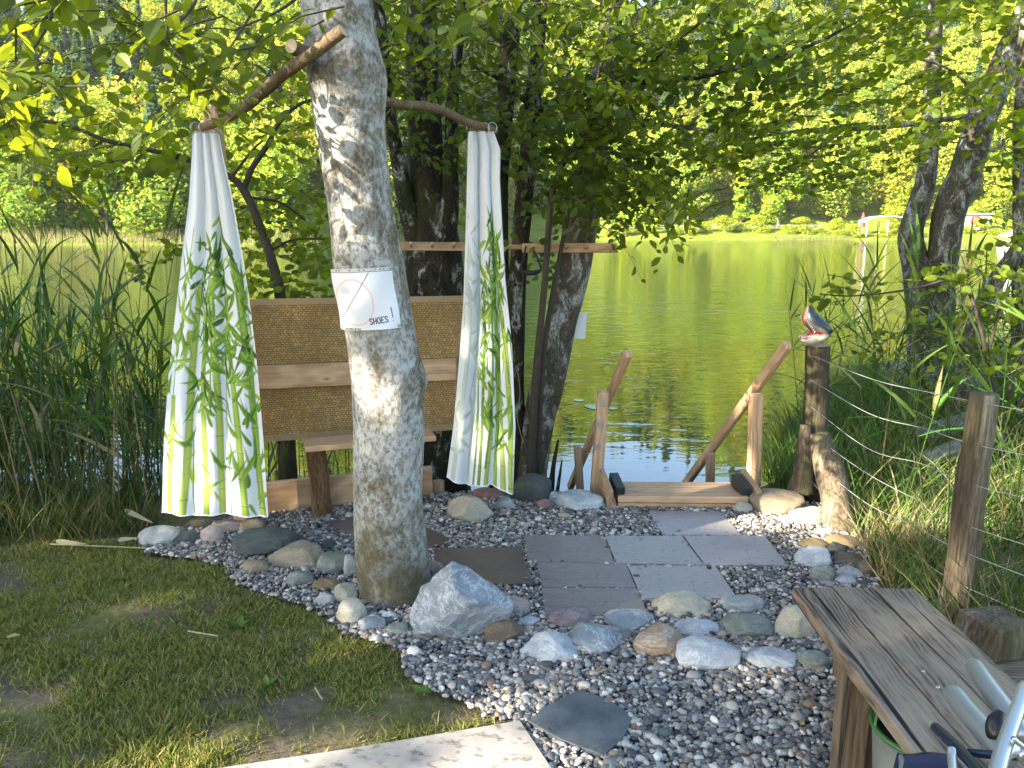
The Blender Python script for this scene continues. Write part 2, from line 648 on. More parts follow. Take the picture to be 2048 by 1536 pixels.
for i in range(Z.shape[0]):
    for j in range(Z.shape[1]):
        if abs(X[i, j]) < 6.5 and -0.5 < Y[i, j] < 12:
            Z[i, j] += 0.012 * noise.noise(Vector((X[i, j] * 2.1, Y[i, j] * 2.1, 0))) - 0.012
mb = MB().add(np.stack([X, Y, Z], -1).reshape(-1, 3), grid_faces(len(ys), len(xs)))
tag(mb.build("ground", soil_m, smooth=True), kind="structure")


def shore(x):
    return 160 - 55 * (1 - sstep(-34, -6, x))


def hill_h(x, y):
    d = np.asarray(y, float) - shore(x)
    z = WATER_Z - 1.0 + 1.3 * sstep(-2, 1.0, d) + 2.0 * sstep(0, 15, d)
    sl = 0.47 + 0.10 * sstep(-70, 20, x) - 0.05 * np.sin(np.asarray(x) * 0.035)
    return z + sl * np.clip(d - 15, 0, 145) + 3.0 * np.sin(np.asarray(x) * .06 + d * .05) * sstep(20, 60, d)


N = NT("hill_meadow")
v = N.coord("Object")
n2 = N.noise(v, 0.5, 7, 0.65)
col = N.ramp(n2, (0.3, (0.085, 0.12, 0.012)), (0.7, (0.17, 0.20, 0.028)))
hill_m = N.done(N.pbr(col, 0.95, spec=0.1))
xs = np.concatenate([np.linspace(-330, -110, 30), np.linspace(-105, 140, 120), np.linspace(150, 360, 30)])
ys = np.concatenate([np.linspace(98, 130, 40), np.linspace(131, 200, 60), np.linspace(204, 460, 50)])
X, Y = np.meshgrid(xs, ys)
mb = MB().add(np.stack([X, Y, hill_h(X, Y)], -1).reshape(-1, 3), grid_faces(len(ys), len(xs)))
tag(mb.build("hillside", hill_m, smooth=True), kind="structure")


def tree_proto(kind, n, r):
    """a tree of height 1: clump quads with colours, and a thin trunk"""
    if kind == 'fir':
        t = r.random(n) ** 0.8
        z = 0.08 + 0.92 * t
        lay = (z * 13) % 1.0
        rad = (1 - t) * 0.20 * (0.55 + 0.6 * lay) * (0.85 + 0.3 * r.random(n)) * np.sqrt(r.random(n) * .7 + .3) + 0.006
        a = r.random(n) * 6.283
        P = np.stack([rad * np.cos(a), rad * np.sin(a), z - 0.10 * rad / 0.2 * 0.4], -1)
        nr = norm(np.stack([np.cos(a), np.sin(a), 0.7 + 0 * a], -1) + r.normal(size=(n, 3)) * .5)
        s = 0.024 * (0.7 + r.random(n)) * (1.25 - .5 * t)
        base = np.array([0.040, 0.075, 0.026])
    else:
        L = 13 if kind == 'broad' else 8
        cz = 0.13 + 0.75 * r.random(L)
        ca, cr = r.random(L) * 6.283, (0.06 + 0.17 * r.random(L)) * (1.25 - cz * .75) * (1.25 if kind == 'broad' else .75)
        C = np.stack([cr * np.cos(ca), cr * np.sin(ca), cz], -1)
        C[0] = (0, 0, 0.86)
        C[1] = (0, 0, 0.6)
        R = (0.12 + 0.10 * r.random(L)) * (1.0 if kind == 'broad' else .8)
        k = r.choice(L, n, p=R ** 2 / (R ** 2).sum())
        dirs = norm(r.normal(size=(n, 3)) + np.array([0, 0, .15]))
        jit = (0.62 + 0.45 * r.random(n) ** .6)[:, None]
        P = C[k] + dirs * R[k][:, None] * jit
        P[:, 2] = np.maximum(P[:, 2], 0.06 + .05 * r.random(n))
        nr = norm(dirs + r.normal(size=(n, 3)) * 0.55)
        s = 0.0225 * (0.6 + 0.9 * r.random(n))
        base = np.array([0.232, 0.285, 0.024])
    tx = norm(np.cross(nr, r.normal(size=(n, 3))))
    ty = np.cross(nr, tx)
    s = s[:, None]
    V = np.stack([P - tx * s, P - ty * s * .6, P + tx * s, P + ty * s * .6], 1).reshape(-1, 3)
    col = base * (0.6 + 0.75 * r.random((n, 1))) * (1 + 0.18 * r.normal(size=(n, 3)) * [1, .4, .6])
    col = np.clip(np.repeat(col, 4, 0), 0.004, 0.6)
    Fq = np.arange(n * 4).reshape(-1, 4)
    tv, tf = tube([(0, 0, -0.05, .016), (0.004, 0, .3, .012), (0, 0.003, .75, .005)], 5, 5, cap=False)
    return V, Fq, col, tv, tf[0]


_r = np.random.default_rng(5)
PROTO = {k: [tree_proto(k, n, _r) for _ in range(6)] for k, n in (('broad', 2000), ('slim', 1500), ('fir', 1100))}
PROTO_BIG = {k: [tree_proto(k, n, _r) for _ in range(4)] for k, n in (('broad', 5200), ('slim', 3600))}


def add_tree(mb, proto, x, y, z, h, wide, tint, r, mi=(0, 1), trunk=(0.10, 0.09, 0.07)):
    V, Fq, col, tv, tf = proto
    a = r.random() * 6.283
    R = np.array([[math.cos(a), -math.sin(a), 0], [math.sin(a), math.cos(a), 0], [0, 0, 1]])
    S = np.array([h * wide, h * wide, h])
    if mi[0] is not None:
        mb.add((V @ R.T) * S + (x, y, z), Fq, mi[0], np.clip(col * tint, 0, .8))
    if mi[1] is not None:
        mb.add((tv @ R.T) * S + (x, y, z), tf, mi[1], trunk)


far_leaf = colattr_leaf("far_foliage", 0.42, 0.6, (1.25, 1.2, 0.6), 0.1)
N = NT("far_trunk")
far_trunk = N.done(N.pbr(N.n("Attribute", attribute_name="col").outputs[0], 0.9))
forest = MB()
r = np.random.default_rng(21)
for d in np.arange(7, 178, 7.0):
    yc = 160 + d
    for x in np.arange(-0.80 * (yc - 40) - 10, 0.80 * yc + 10, 6.6):
        xx = x + r.normal() * 1.9
        y = shore(xx) + d + r.normal() * 1.8
        if abs(xx) > 0.76 * y + 6 or (d < 20 and xx > -14):
            continue
        z = float(hill_h(xx, y))
        ppx = CX + F * xx / (y * CP)
        fir = r.random() < (0.10 + 0.72 * (ppx < 330) * (45 < d < 110) + 0.5 * (d > 120) * (ppx < 900) + .25 * (1280 < ppx < 1420) * (d > 60))
        if fir:
            k, h, wd, t = 'fir', 15 + 6 * r.random(), 1.0 + .3 * r.random(), np.array([1, 1, 1.0]) * (0.8 + .5 * r.random())
        else:
            k = 'broad' if r.random() < .72 else 'slim'
            h, wd = 10.5 + 5.5 * r.random(), 1.0 + .3 * r.random()
            q = r.random()
            t = np.array([1.0 + .35 * (q - .5), 1.0, 0.9 + .8 * r.random()]) * (0.72 + .55 * r.random())
        add_tree(forest, PROTO[k][r.integers(6)], xx, y, z - .3, h, wd, t, r)
tag(forest.build("hillside_forest", [far_leaf, far_trunk]), kind="stuff")

# the row along the far shore, tree by tree: (px, d behind the shore, height, kind, tint, label)
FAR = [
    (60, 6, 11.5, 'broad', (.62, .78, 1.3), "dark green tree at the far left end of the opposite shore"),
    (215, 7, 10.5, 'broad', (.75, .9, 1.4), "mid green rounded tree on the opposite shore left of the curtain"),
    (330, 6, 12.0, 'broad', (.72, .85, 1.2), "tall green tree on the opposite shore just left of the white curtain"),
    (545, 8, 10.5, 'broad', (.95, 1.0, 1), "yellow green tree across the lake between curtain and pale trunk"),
    (1265, 15, 11.0, 'broad', (1.1, 1.1, 1), "bright yellow green tree on the far bank beside the leaning trunk"),
    (1375, 17, 12.5, 'broad', (.85, .95, 1.2), "darker green tree on the far bank above the low meadow edge"),
    (1480, 16, 9.5, 'slim', (1.0, 1.15, 1), "slender upright light green tree on the far bank"),
    (1555, 14, 13.0, 'broad', (1.0, 1.12, 1), "tall bushy light green tree in the middle of the far bank"),
    (1650, 18, 12.0, 'broad', (.95, 1.0, 1.1), "full crowned tree on the far bank left of the white canopy"),
    (1800, 17, 9.0, 'broad', (1.2, 1.18, 1), "low round yellow green tree right behind the white canopy"),
    (1890, 22, 13.0, 'broad', (.9, .95, 1), "tall tree across the lake seen between the two leaning stems"),
    (1985, 20, 12.0, 'broad', (1.05, 1.0, 1), "light green tree across the lake right of the leaning stems"),
]
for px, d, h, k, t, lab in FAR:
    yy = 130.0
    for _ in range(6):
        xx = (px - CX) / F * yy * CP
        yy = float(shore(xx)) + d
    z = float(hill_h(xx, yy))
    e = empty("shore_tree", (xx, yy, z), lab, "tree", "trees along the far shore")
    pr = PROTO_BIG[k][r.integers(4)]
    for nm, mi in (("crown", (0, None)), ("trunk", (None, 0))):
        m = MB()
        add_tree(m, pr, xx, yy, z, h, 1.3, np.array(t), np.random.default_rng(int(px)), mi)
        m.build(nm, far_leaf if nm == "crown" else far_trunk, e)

# low bushes along both far banks and the pale reed fringe on the left
BUSH = [(1235, 5, 2.6), (1300, 7, 3.0), (1365, 6, 2.6), (1430, 8, 3.4), (1500, 9, 3.2), (1590, 7, 3.0), (1660, 6, 3.2),
        (1700, 3, 2.4), (1780, 3, 2.8), (1815, 2.5, 2.2), (1950, 7, 3.0), (2010, 5, 2.5)]
for i, (px, d, h) in enumerate(BUSH):
    xx = (px - CX) / F * (160 + d) * CP
    yy = float(shore(xx)) + d
    z = float(hill_h(xx, yy))
    m = MB()
    add_tree(m, PROTO['broad'][(i * 5 + 2) % 6], xx - h * .5, yy + .6, z - h * .3, h * .95, 2.0, np.array([1.1, 1.1, 1]), r, (0, None))
    add_tree(m, PROTO['slim'][i % 6], xx + h * .45, yy, z - h * .3, h * 1.45, 2.2, np.array([1.25, 1.15, 1]) * (.9 + .2 * r.random()), r, (0, None))
    tag(m.build("waterside_bush", far_leaf, origin=(xx, yy, z)), "yellow green bush in the low row along the sunny far bank", "bush", "bushes along the far bank")

mb = MB()
n = 9000
x = r.uniform(-85, 200, n)
left = x < -8
dd = np.where(left, r.uniform(-0.6, 3.0, n), r.uniform(-.4, 1.2, n))
keep = left | (np.sin(x * .23) + np.sin(x * .11 + 1) > 0.4)
x, dd = x[keep], dd[keep]
y = shore(x) + dd
b = np.stack([x, y, np.maximum(hill_h(x, y), WATER_Z - .1)], -1)
nn = len(x)
col = np.where((r.random(nn) < .6)[:, None], [[.34, .29, .15]], [[.16, .20, .04]]) * (.7 + .5 * r.random((nn, 1)))
h = np.where(x < -8, 1.9, 0.8) * (.6 + .6 * r.random(nn))
ribbons(mb, b, np.stack([r.normal(size=nn) * .15, r.normal(size=nn) * .15, np.ones(nn)], -1), h, .16, np.zeros((nn, 3)), 1, side=np.tile([1.0, .2, 0], (nn, 1)), col=col)
tag(mb.build("far_reeds", far_leaf), kind="stuff")

# ---- things on the far bank
white_m = flat_material("white_canvas", (0.66, 0.66, 0.64), 0.7, var=.05)
red_m = flat_material("red_canvas", (0.42, 0.035, 0.05), 0.7, var=.1)
greyw_m = flat_material("grey_boards", (0.38, 0.34, 0.28), 0.8, var=.2)


def far_pt(px, d):
    yy = 160.0 + d
    xx = (px - CX) / F * yy * CP
    return Vector((xx, yy, float(hill_h(xx, yy))))


c = far_pt(1768, 5)
g = empty("canopy_tent", c, "white arched canopy tent standing on the far shore meadow", "tent")
m = MB()
a = np.linspace(0, math.pi, 15)
V = []
for yo in (-2.0, 2.0):
    for t in a:
        V.append((c.x - 4.6 * math.cos(t), c.y + yo, c.z + 2.9 + 1.2 * math.sin(t)))
for yo in (-2.0, 2.0):
    for t in a:
        V.append((c.x - 4.5 * math.cos(t), c.y + yo, c.z + 2.75 + 1.15 * math.sin(t)))
m.add(V, [grid_faces(2, 15), grid_faces(2, 15) + 30])
rim = [[i, i + 1, i + 31, i + 30] for i in range(14)] + [[15 + i + 1, 15 + i, 45 + i, 45 + i + 1] for i in range(14)]
m.add(V, [np.array(rim)])
m.build("canopy_roof", white_m, g)
for sx in (-4.55, -0.2, 4.55):
    for sy in (-1.9, 1.9):
        V, Fs = box_arrays(.24, .2, 3.3, .03)
        MB().add(V + np.array([c.x + sx, c.y + sy, c.z + 1.5]), Fs).build("post", white_m, g)


def parasol(px, d, h, lab):
    c = far_pt(px, d)
    e = empty("closed_parasol", c, lab, "parasol", "red parasols on the far bank")
    V, Fs = tube([(c.x, c.y, c.z - .2, .05), (c.x, c.y, c.z + h, .05)], 4, 6)
    MB().add(V, Fs).build("pole", greyw_m, e)
    V, Fs = tube([(c.x, c.y, c.z + h * .35, .5), (c.x, c.y, c.z + h * .55, .42), (c.x, c.y, c.z + h * .8, .28), (c.x, c.y, c.z + h + .1, .06)], 12, 14, .12, 3)
    MB().add(V, Fs).build("folded_cover", red_m, e)


parasol(1724, 6, 4.6, "tall folded red parasol at the left end of the white canopy")
parasol(1878, 8, 5.4, "folded red parasol seen beside the right leaning stem")
c = far_pt(1950, 9)
g = empty("beach_cabin", c, "grey boarded beach cabin with a red round cover across the lake", "cabin")
V, Fs = box_arrays(7.0, 3, 3.2, .04)
MB().add(V + np.array([c.x, c.y + 2, c.z + 2.0]), Fs).build("wall", greyw_m, g)
V, Fs = box_arrays(7.8, 3.8, .35, .04)
MB().add(V + np.array([c.x, c.y + 2, c.z + 3.8]), Fs).build("roof", flat_material("cabin_roof", (.30, .26, .23), .8), g)
V, Fs = tube([(c.x, c.y + .3, c.z + 2.4, 1.15), (c.x, c.y - .1, c.z + 2.4, 1.0), (c.x, c.y - .5, c.z + 2.4, .5)], 6, 14)
MB().add(V, Fs).build("round_cover", red_m, g)
c = far_pt(2025, 2)
g = empty("white_boat", c, "small white boat pulled up at the right end of the far shore", "boat")
V, Fs = loft([(c.x - 2.8, c.y, c.z + .5), (c.x - 1.6, c.y, c.z + .45), (c.x, c.y, c.z + .42), (c.x + 1.8, c.y, c.z + .45), (c.x + 2.6, c.y, c.z + .5)], [.1, .5, .62, .6, .5], [.12, .8, 1.0, .95, .8], (0, 0, 1), (0, 1, 0))
MB().add(V, Fs).build("hull", white_m, g, smooth=True)
V, Fs = box_arrays(1.6, 1.2, .7, .1)
MB().add(V + np.array([c.x + .5, c.y, c.z + 1.25]), Fs).build("cabin", white_m, g)
# a post and rail fence on the meadow edge
p0, p1 = far_pt(1215, 11), far_pt(1640, 12)
g = empty("meadow_fence", (p0 + p1) / 2, "long low rail fence along the far bank meadow", "fence")
for i in range(15):
    t = i / 14
    q = p0.lerp(p1, t)
    q.z = float(hill_h(q.x, q.y))
    V, Fs = box_arrays(.16, .16, 1.3, .01)
    MB().add(V + np.array([q.x, q.y, q.z + .5]), Fs).build("post", greyw_m, g)
m = MB()
for zz in (.55, .95):
    V, Fs = tube([(*(p0.lerp(p1, t)).xy, float(hill_h(*(p0.lerp(p1, t)).xy)) + zz, .06) for t in np.linspace(0, 1, 8)], 20, 6)
    m.add(V, Fs)
m.build("rail", greyw_m, g)

# ------------------------------------------------------------------ gravel bed
GRAVEL = [(272, 1080), (296, 1108), (380, 1118), (450, 1132), (470, 1165), (530, 1190), (580, 1205), (640, 1222), (690, 1268), (760, 1285),
          (800, 1300), (815, 1345), (870, 1385), (930, 1405), (985, 1438), (1030, 1448), (1110, 1545), (1130, 1800), (1900, 1800), (1900, 1400), (1790, 1330),
          (1770, 1200), (1740, 1130), (1710, 1060), (1640, 1010), (1500, 1012), (1240, 1012), (1215, 1005), (1100, 992), (1000, 985), (870, 990), (540, 1028), (420, 1045)]
GRAVEL_W = [tuple(gr(*p).xy) for p in GRAVEL]
N = NT("gravel_bed")
v = N.coord("Object")
vo = N.n("TexVoronoi", {"Vector": v, "Scale": 75.0})
col = N.mix(1.0, N.ramp(vo.outputs["Color"], (0.1, (0.05, 0.05, 0.055)), (0.9, (0.30, 0.29, 0.28))), N.ramp(vo.outputs[0], (0.2, 1.0), (0.6, 0.25)), 'MULTIPLY')
gravel_m = N.done(N.pbr(col, 0.85, N.bump(vo.outputs[0], -0.8, 0.01), spec=0.3))
bm = bmesh.new()
fv = [bm.verts.new((x, y, 0.003)) for x, y in GRAVEL_W]
fc = bm.faces.new(fv)
bmesh.ops.triangulate(bm, faces=[fc])
V, Fs = bm_arrays(bm)
bm.free()
tag(MB().add(V, Fs).build("gravel_bed", gravel_m), kind="structure")

# ------------------------------------------------------------------ slabs (top polygons in the photograph, metres of thickness)
SLABS = []


def slab(name, poly, mat, label, cat, group=None, top=0.02, th=0.02, bev=0.002):
    P = [gr(px, py, top) for px, py in poly]
    SLABS.append([tuple(p.xy) for p in P])
    c = sum(P, Vector()) / len(P)
    bm = bmesh.new()
    vs = [bm.verts.new(p) for p in P]
    f = bm.faces.new(vs)
    if f.normal.z < 0:
        f.normal_flip()
    e = bmesh.ops.extrude_face_region(bm, geom=[f])
    bm.normal_update()
    for q in e["geom"]:
        if isinstance(q, bmesh.types.BMVert):
            q.co.z -= th
    bmesh.ops.recalc_face_normals(bm, faces=bm.faces)
    bmesh.ops.bevel(bm, geom=list(bm.edges), offset=bev, segments=1, affect='EDGES')
    V, Fs = bm_arrays(bm)
    bm.free()
    return tag(MB().add(V, Fs).build(name, mat, origin=c), label, cat, group)


def tile_material(name, c1, c2, grain=0.5, rough=0.38):
    N = NT(name)
    v = N.coord("Object")
    a = N.noise(N.n("Mapping", {"Vector": v, "Scale": (3, 22, 3)}).outputs[0], 1.6, 6, 0.6, 1.2)
    b = N.noise(v, 7, 7, 0.65)
    sp = N.noise(v, 90, 4, 0.7)
    col = N.ramp(N.mix(grain, b, a), (0.3, c1), (0.7, c2))
    col = N.mix(N.ramp(sp, (0.62, 0.0), (0.72, 0.5)), col, tuple(min(1, x * 2.2) for x in c2))
    dirt = N.ramp(N.noise(v, 26, 6, 0.7), (0.55, 0.0), (0.72, 0.8))
    col = N.mix(dirt, col, (0.045, 0.035, 0.03))
    return N.done(N.pbr(col, N.ramp(b, (0.3, rough - .08), (0.7, rough + .15)), N.bump(N.mix(0.5, a, sp), 0.35, 0.003), spec=0.5))


t_brown = tile_material("tile_brown", (0.066, 0.044, 0.034), (0.13, 0.09, 0.07), .75)
t_mid = tile_material("tile_grey_brown", (0.140, 0.112, 0.098), (0.235, 0.195, 0.175), .7)
t_grey_sheen = tile_material("tile_grey_sheen", (0.20, 0.172, 0.163), (0.335, 0.29, 0.275), .4)  # paler base: sky reflection and moisture put into the right tiles' colour
t_slate = tile_material("slate_wet", (0.030, 0.038, 0.046), (0.15, 0.16, 0.165), .15, .32)
G = "large flat paving tiles in the gravel"
slab("paving_tile", [(1297, 1022), (1440, 1022), (1483, 1069), (1326, 1069)], t_grey_sheen, "grey paving tile touching the wooden step, partly in sun", "paving tile", G)
slab("paving_tile", [(1048, 1069), (1207, 1071), (1230, 1126), (1055, 1121)], t_mid, "brownish paving tile with a pale sheen at the left of the middle row", "paving tile", G)
slab("paving_tile", [(1210, 1071), (1364, 1071), (1407, 1129), (1233, 1126)], t_grey_sheen, "grey paving tile in the centre of the row of three", "paving tile", G)
slab("paving_tile", [(1367, 1071), (1530, 1071), (1576, 1130), (1410, 1129)], t_grey_sheen, "grey paving tile at the right end of the row of three", "paving tile", G)
slab("paving_tile", [(1075, 1123), (1252, 1128), (1272, 1174), (1083, 1173)], t_mid, "grey brown paving tile with curved wood grain at its left edge", "paving tile", G)
slab("paving_tile", [(1083, 1175.5), (1273, 1176), (1294, 1222), (1092, 1237)], t_mid, "front grey brown paving tile partly covered by rounded stones", "paving tile", G)
slab("paving_tile", [(1255, 1130), (1430, 1131), (1475, 1195), (1284, 1196)], t_grey_sheen, "grey paving tile with a small dark knob at its far corner", "paving tile", G)
slab("paving_tile", [(866, 1097), (1040, 1093), (1066, 1165), (958, 1169), (872, 1132)], t_brown, "dark brown paving tile beside the big blue grey boulder", "paving tile", G)
slab("paving_tile", [(648, 1043), (785, 1018), (905, 1080), (845, 1100), (760, 1098)], t_brown, "dark brown paving tile lying askew behind the pale trunk", "paving tile", G)
slab("stepping_stone", [(1056, 1441), (1090, 1412), (1158, 1378), (1218, 1398), (1266, 1432), (1247, 1474), (1206, 1510), (1120, 1478)], t_slate,
     "dark wet slate stepping stone in the gravel", "stepping stone", top=0.022)
N = NT("concrete_wet_patches")
v = N.coord("Object")
b = N.noise(v, 14, 7, 0.65)
col = N.ramp(b, (0.3, (0.25, 0.225, 0.20)), (0.7, (0.36, 0.325, 0.285)))
wet = N.ramp(N.noise(N.n("Mapping", {"Vector": v, "Scale": (1.3, 2.2, 1)}).outputs[0], 13, 9, 0.66, 0.4), (0.53, 0.0), (0.62, 0.85))
col = N.mix(wet, col, (0.10, 0.092, 0.08))
conc_m = N.done(N.pbr(col, 0.7, N.bump(b, 0.2, 0.004), spec=0.3))
slab("concrete_slab", [(430, 1536), (700, 1496), (1040, 1440), (1104, 1536), (1200, 1690), (60, 1690)], conc_m,
     "pale concrete slab with damp patches at the lawn's front edge", "slab", top=0.03, th=.05)

# pebbles
PEB = []
for k in range(14):
    bm = bmesh.new()
    bmesh.ops.create_icosphere(bm, subdivisions=2 if k < 7 else 1, radius=1.0)
    sd = Vector((k * 7.1, 3, 1))
    for vtx in bm.verts:
        vtx.co *= 1 + 0.30 * noise.noise(vtx.co * 1.1 + sd)
    V, Fs = bm_arrays(bm)
    bm.free()
    PEB.append((V, Fs[0]))
pal = np.array([(.10, .105, .12), (.16, .155, .155), (.27, .255, .24), (.36, .34, .32), (.50, .48, .46), (.33, .27, .20), (.24, .16, .11), (.06, .065, .075), (.20, .22, .24), (.60, .57, .53), (.13, .15, .15)])
palw = np.array([.13, .16, .17, .13, .10, .06, .03, .09, .07, .04, .02])
mb = MB()
area_px = np.array(GRAVEL_W)
n = 50000
P = sample_poly(GRAVEL_W, n)
vis = (P[:, 1] > 1.75) & (np.abs(P[:, 0]) < 0.72 * (P[:, 1] + .35))
inslab = np.zeros(n, bool)
for s in SLABS:
    c = np.mean(s, 0)
    s2 = [(c[0] + (x - c[0]) * .985, c[1] + (y - c[1]) * .985) for x, y in s]
    inslab |= in_poly(P[:, 0], P[:, 1], s2)
P = P[vis & ~inslab]
P = P + r.normal(size=P.shape) * .009
n = len(P)
near = P[:, 1] < 3.0
size = np.exp(r.normal(math.log(0.0078), 0.34, n)) * np.where(r.random(n) < .03, 1.6, 1)
kind = np.where(near, r.integers(0, 7, n), r.integers(7, 14, n))
pc = np.array([1.08, 1.0, .90]) * pal[r.choice(len(pal), n, p=palw / palw.sum())] * (.75 + .5 * r.random((n, 1)))
ang = r.random((n, 3)) * 6.283
for k in range(14):
    idx = np.where(kind == k)[0]
    V, Fq = PEB[k]
    sc = np.stack([size[idx] * (1.0 + .5 * r.random(len(idx))), size[idx] * (.8 + .35 * r.random(len(idx))), size[idx] * (.5 + .35 * r.random(len(idx)))], -1)
    W = V[None] * sc[:, None]
    t = (r.random((len(idx), 2)) - .5) * 1.1
    ca, sa = np.cos(t[:, 0])[:, None], np.sin(t[:, 0])[:, None]
    W = np.stack([W[..., 0], W[..., 1] * ca - W[..., 2] * sa, W[..., 1] * sa + W[..., 2] * ca], -1)
    ca, sa = np.cos(ang[idx, 2])[:, None], np.sin(ang[idx, 2])[:, None]
    W = np.stack([W[..., 0] * ca - W[..., 1] * sa, W[..., 0] * sa + W[..., 1] * ca, W[..., 2]], -1)
    pos = np.stack([P[idx, 0], P[idx, 1], 0.004 + 0.014 * r.random(len(idx))], -1)
    W = W + pos[:, None]
    mb.add(W.reshape(-1, 3), (Fq[None] + (np.arange(len(idx)) * len(V))[:, None, None]).reshape(-1, 3), 0, np.repeat(pc[idx], len(V), 0))
N = NT("pebble")
c = N.n("Attribute", attribute_name="col").outputs["Color"]
sp = N.noise(N.coord("Object"), 260, 3, .6)
c = N.mix(N.ramp(sp, (.35, .5), (.55, 0.0)), c, N.mix(1.0, c, (.45, .45, .45), 'MULTIPLY'))
peb_m = N.done(N.pbr(c, 0.62, spec=0.4))
tag(mb.build("gravel", peb_m, smooth=True), kind="stuff")

# ------------------------------------------------------------------ lawn: short patchy grass
grass_m = colattr_leaf("grass_blades", 0.35, 0.5)
LAWN = [(-700, 1075), (-100, 1070), (150, 1078), (272, 1083), (296, 1110), (380, 1121), (450, 1136), (470, 1168), (530, 1193), (580, 1208), (640, 1226), (690, 1272), (760, 1289),
        (800, 1304), (812, 1348), (868, 1389), (928, 1410), (983, 1442), (1035, 1452), (1040, 1560), (400, 1720), (-700, 1720)]
LAWN_W = [tuple(gr(*p).xy) for p in LAWN]
n = 190000
P = sample_poly(LAWN_W, n)
dens = np.array([noise.noise(Vector((x * 2.3, y * 2.3, 1.7))) + .6 * noise.noise(Vector((x * 6.5, y * 6.5, 4))) for x, y in P])
vis = (np.abs(P[:, 0]) < 0.74 * (P[:, 1] + .35)) & (P[:, 1] > 1.7)
keep = vis & (r.random(n) < np.clip(0.58 + dens * 1.05, 0.04, 1)) & ~in_poly(P[:, 0], P[:, 1], SLABS[-1])
P, dens = P[keep], dens[keep]
P = P + r.normal(size=P.shape) * .013
n = len(P)
mb = MB()
cl = np.array([noise.noise(Vector((x * 14, y * 14, 8))) for x, y in P])
a = r.random(n) * 6.283
lean = .3 + 1.3 * r.random(n)
d = np.stack([np.cos(a) * lean, np.sin(a) * lean, np.ones(n)], -1)
L = np.clip(.024 + .010 * r.normal(size=n) + .016 * cl + .008 * dens, .008, .075)
L *= np.where(P[:, 1] < 2.35, 1.25, 1.0)
bend = np.stack([np.cos(a), np.sin(a), -.6 + 0 * a], -1) * (L * (.2 + .7 * r.random(n)))[:, None]
dry = r.random(n)
gcol = np.where((dry < .24)[:, None], [[.36, .285, .13]], np.where((dry < .55)[:, None], [[.25, .24, .046]], [[.15, .20, .031]])) * (.6 + .7 * r.random((n, 1)))
ribbons(mb, np.stack([P[:, 0], P[:, 1], -.012 + 0 * a], -1), d, L, .0036 + .0022 * r.random(n), bend, 3, col=gcol)
tag(mb.build("lawn_grass", grass_m), kind="stuff")
# ------------------------------------------------------------------ rocks
ROCKM = {
    'pale': rock_material("rock_pale", (.42, .41, .38), (.24, .235, .22), (.62, .61, .58), .5),
    'bluewhite': rock_material("rock_blue_white", (.46, .48, .49), (.25, .27, .29), (.68, .68, .67), .7),
    'bluegrey': rock_material("rock_blue_grey", (.30, .325, .345), (.13, .145, .16), (.66, .67, .67), .8),
    'grey': rock_material("rock_grey", (.30, .29, .27), (.15, .145, .135), (.5, .49, .46), .5),
    'greygreen': rock_material("rock_grey_green", (.25, .26, .22), (.13, .14, .115), (.48, .48, .44), .5),
    'dark': rock_material("rock_dark_slate", (.085, .095, .085), (.04, .045, .042), (.2, .2, .19), .25),
    'tan': rock_material("rock_tan", (.31, .25, .17), (.18, .135, .085), (.45, .40, .32), .4),
    'ochre': rock_material("rock_ochre", (.27, .195, .095), (.14, .10, .05), (.38, .31, .2), .4),
    'brown': rock_material("rock_brown", (.17, .13, .09), (.08, .062, .045), (.3, .25, .19), .4),
    'pink': rock_material("rock_pink", (.40, .32, .285), (.25, .175, .16), (.55, .5, .47), .5),
    'purple': rock_material("rock_purple_grey", (.27, .215, .205), (.14, .105, .105), (.42, .38, .36), .5),
    'cream': rock_material("rock_cream", (.46, .42, .32), (.29, .26, .19), (.6, .57, .48), .4),
    'orange': rock_material("rock_orange_tan", (.40, .29, .19), (.24, .155, .095), (.66, .60, .52), .8),
    'red': rock_material("rock_red", (.33, .16, .13), (.2, .09, .075), (.5, .35, .3), .4),
}


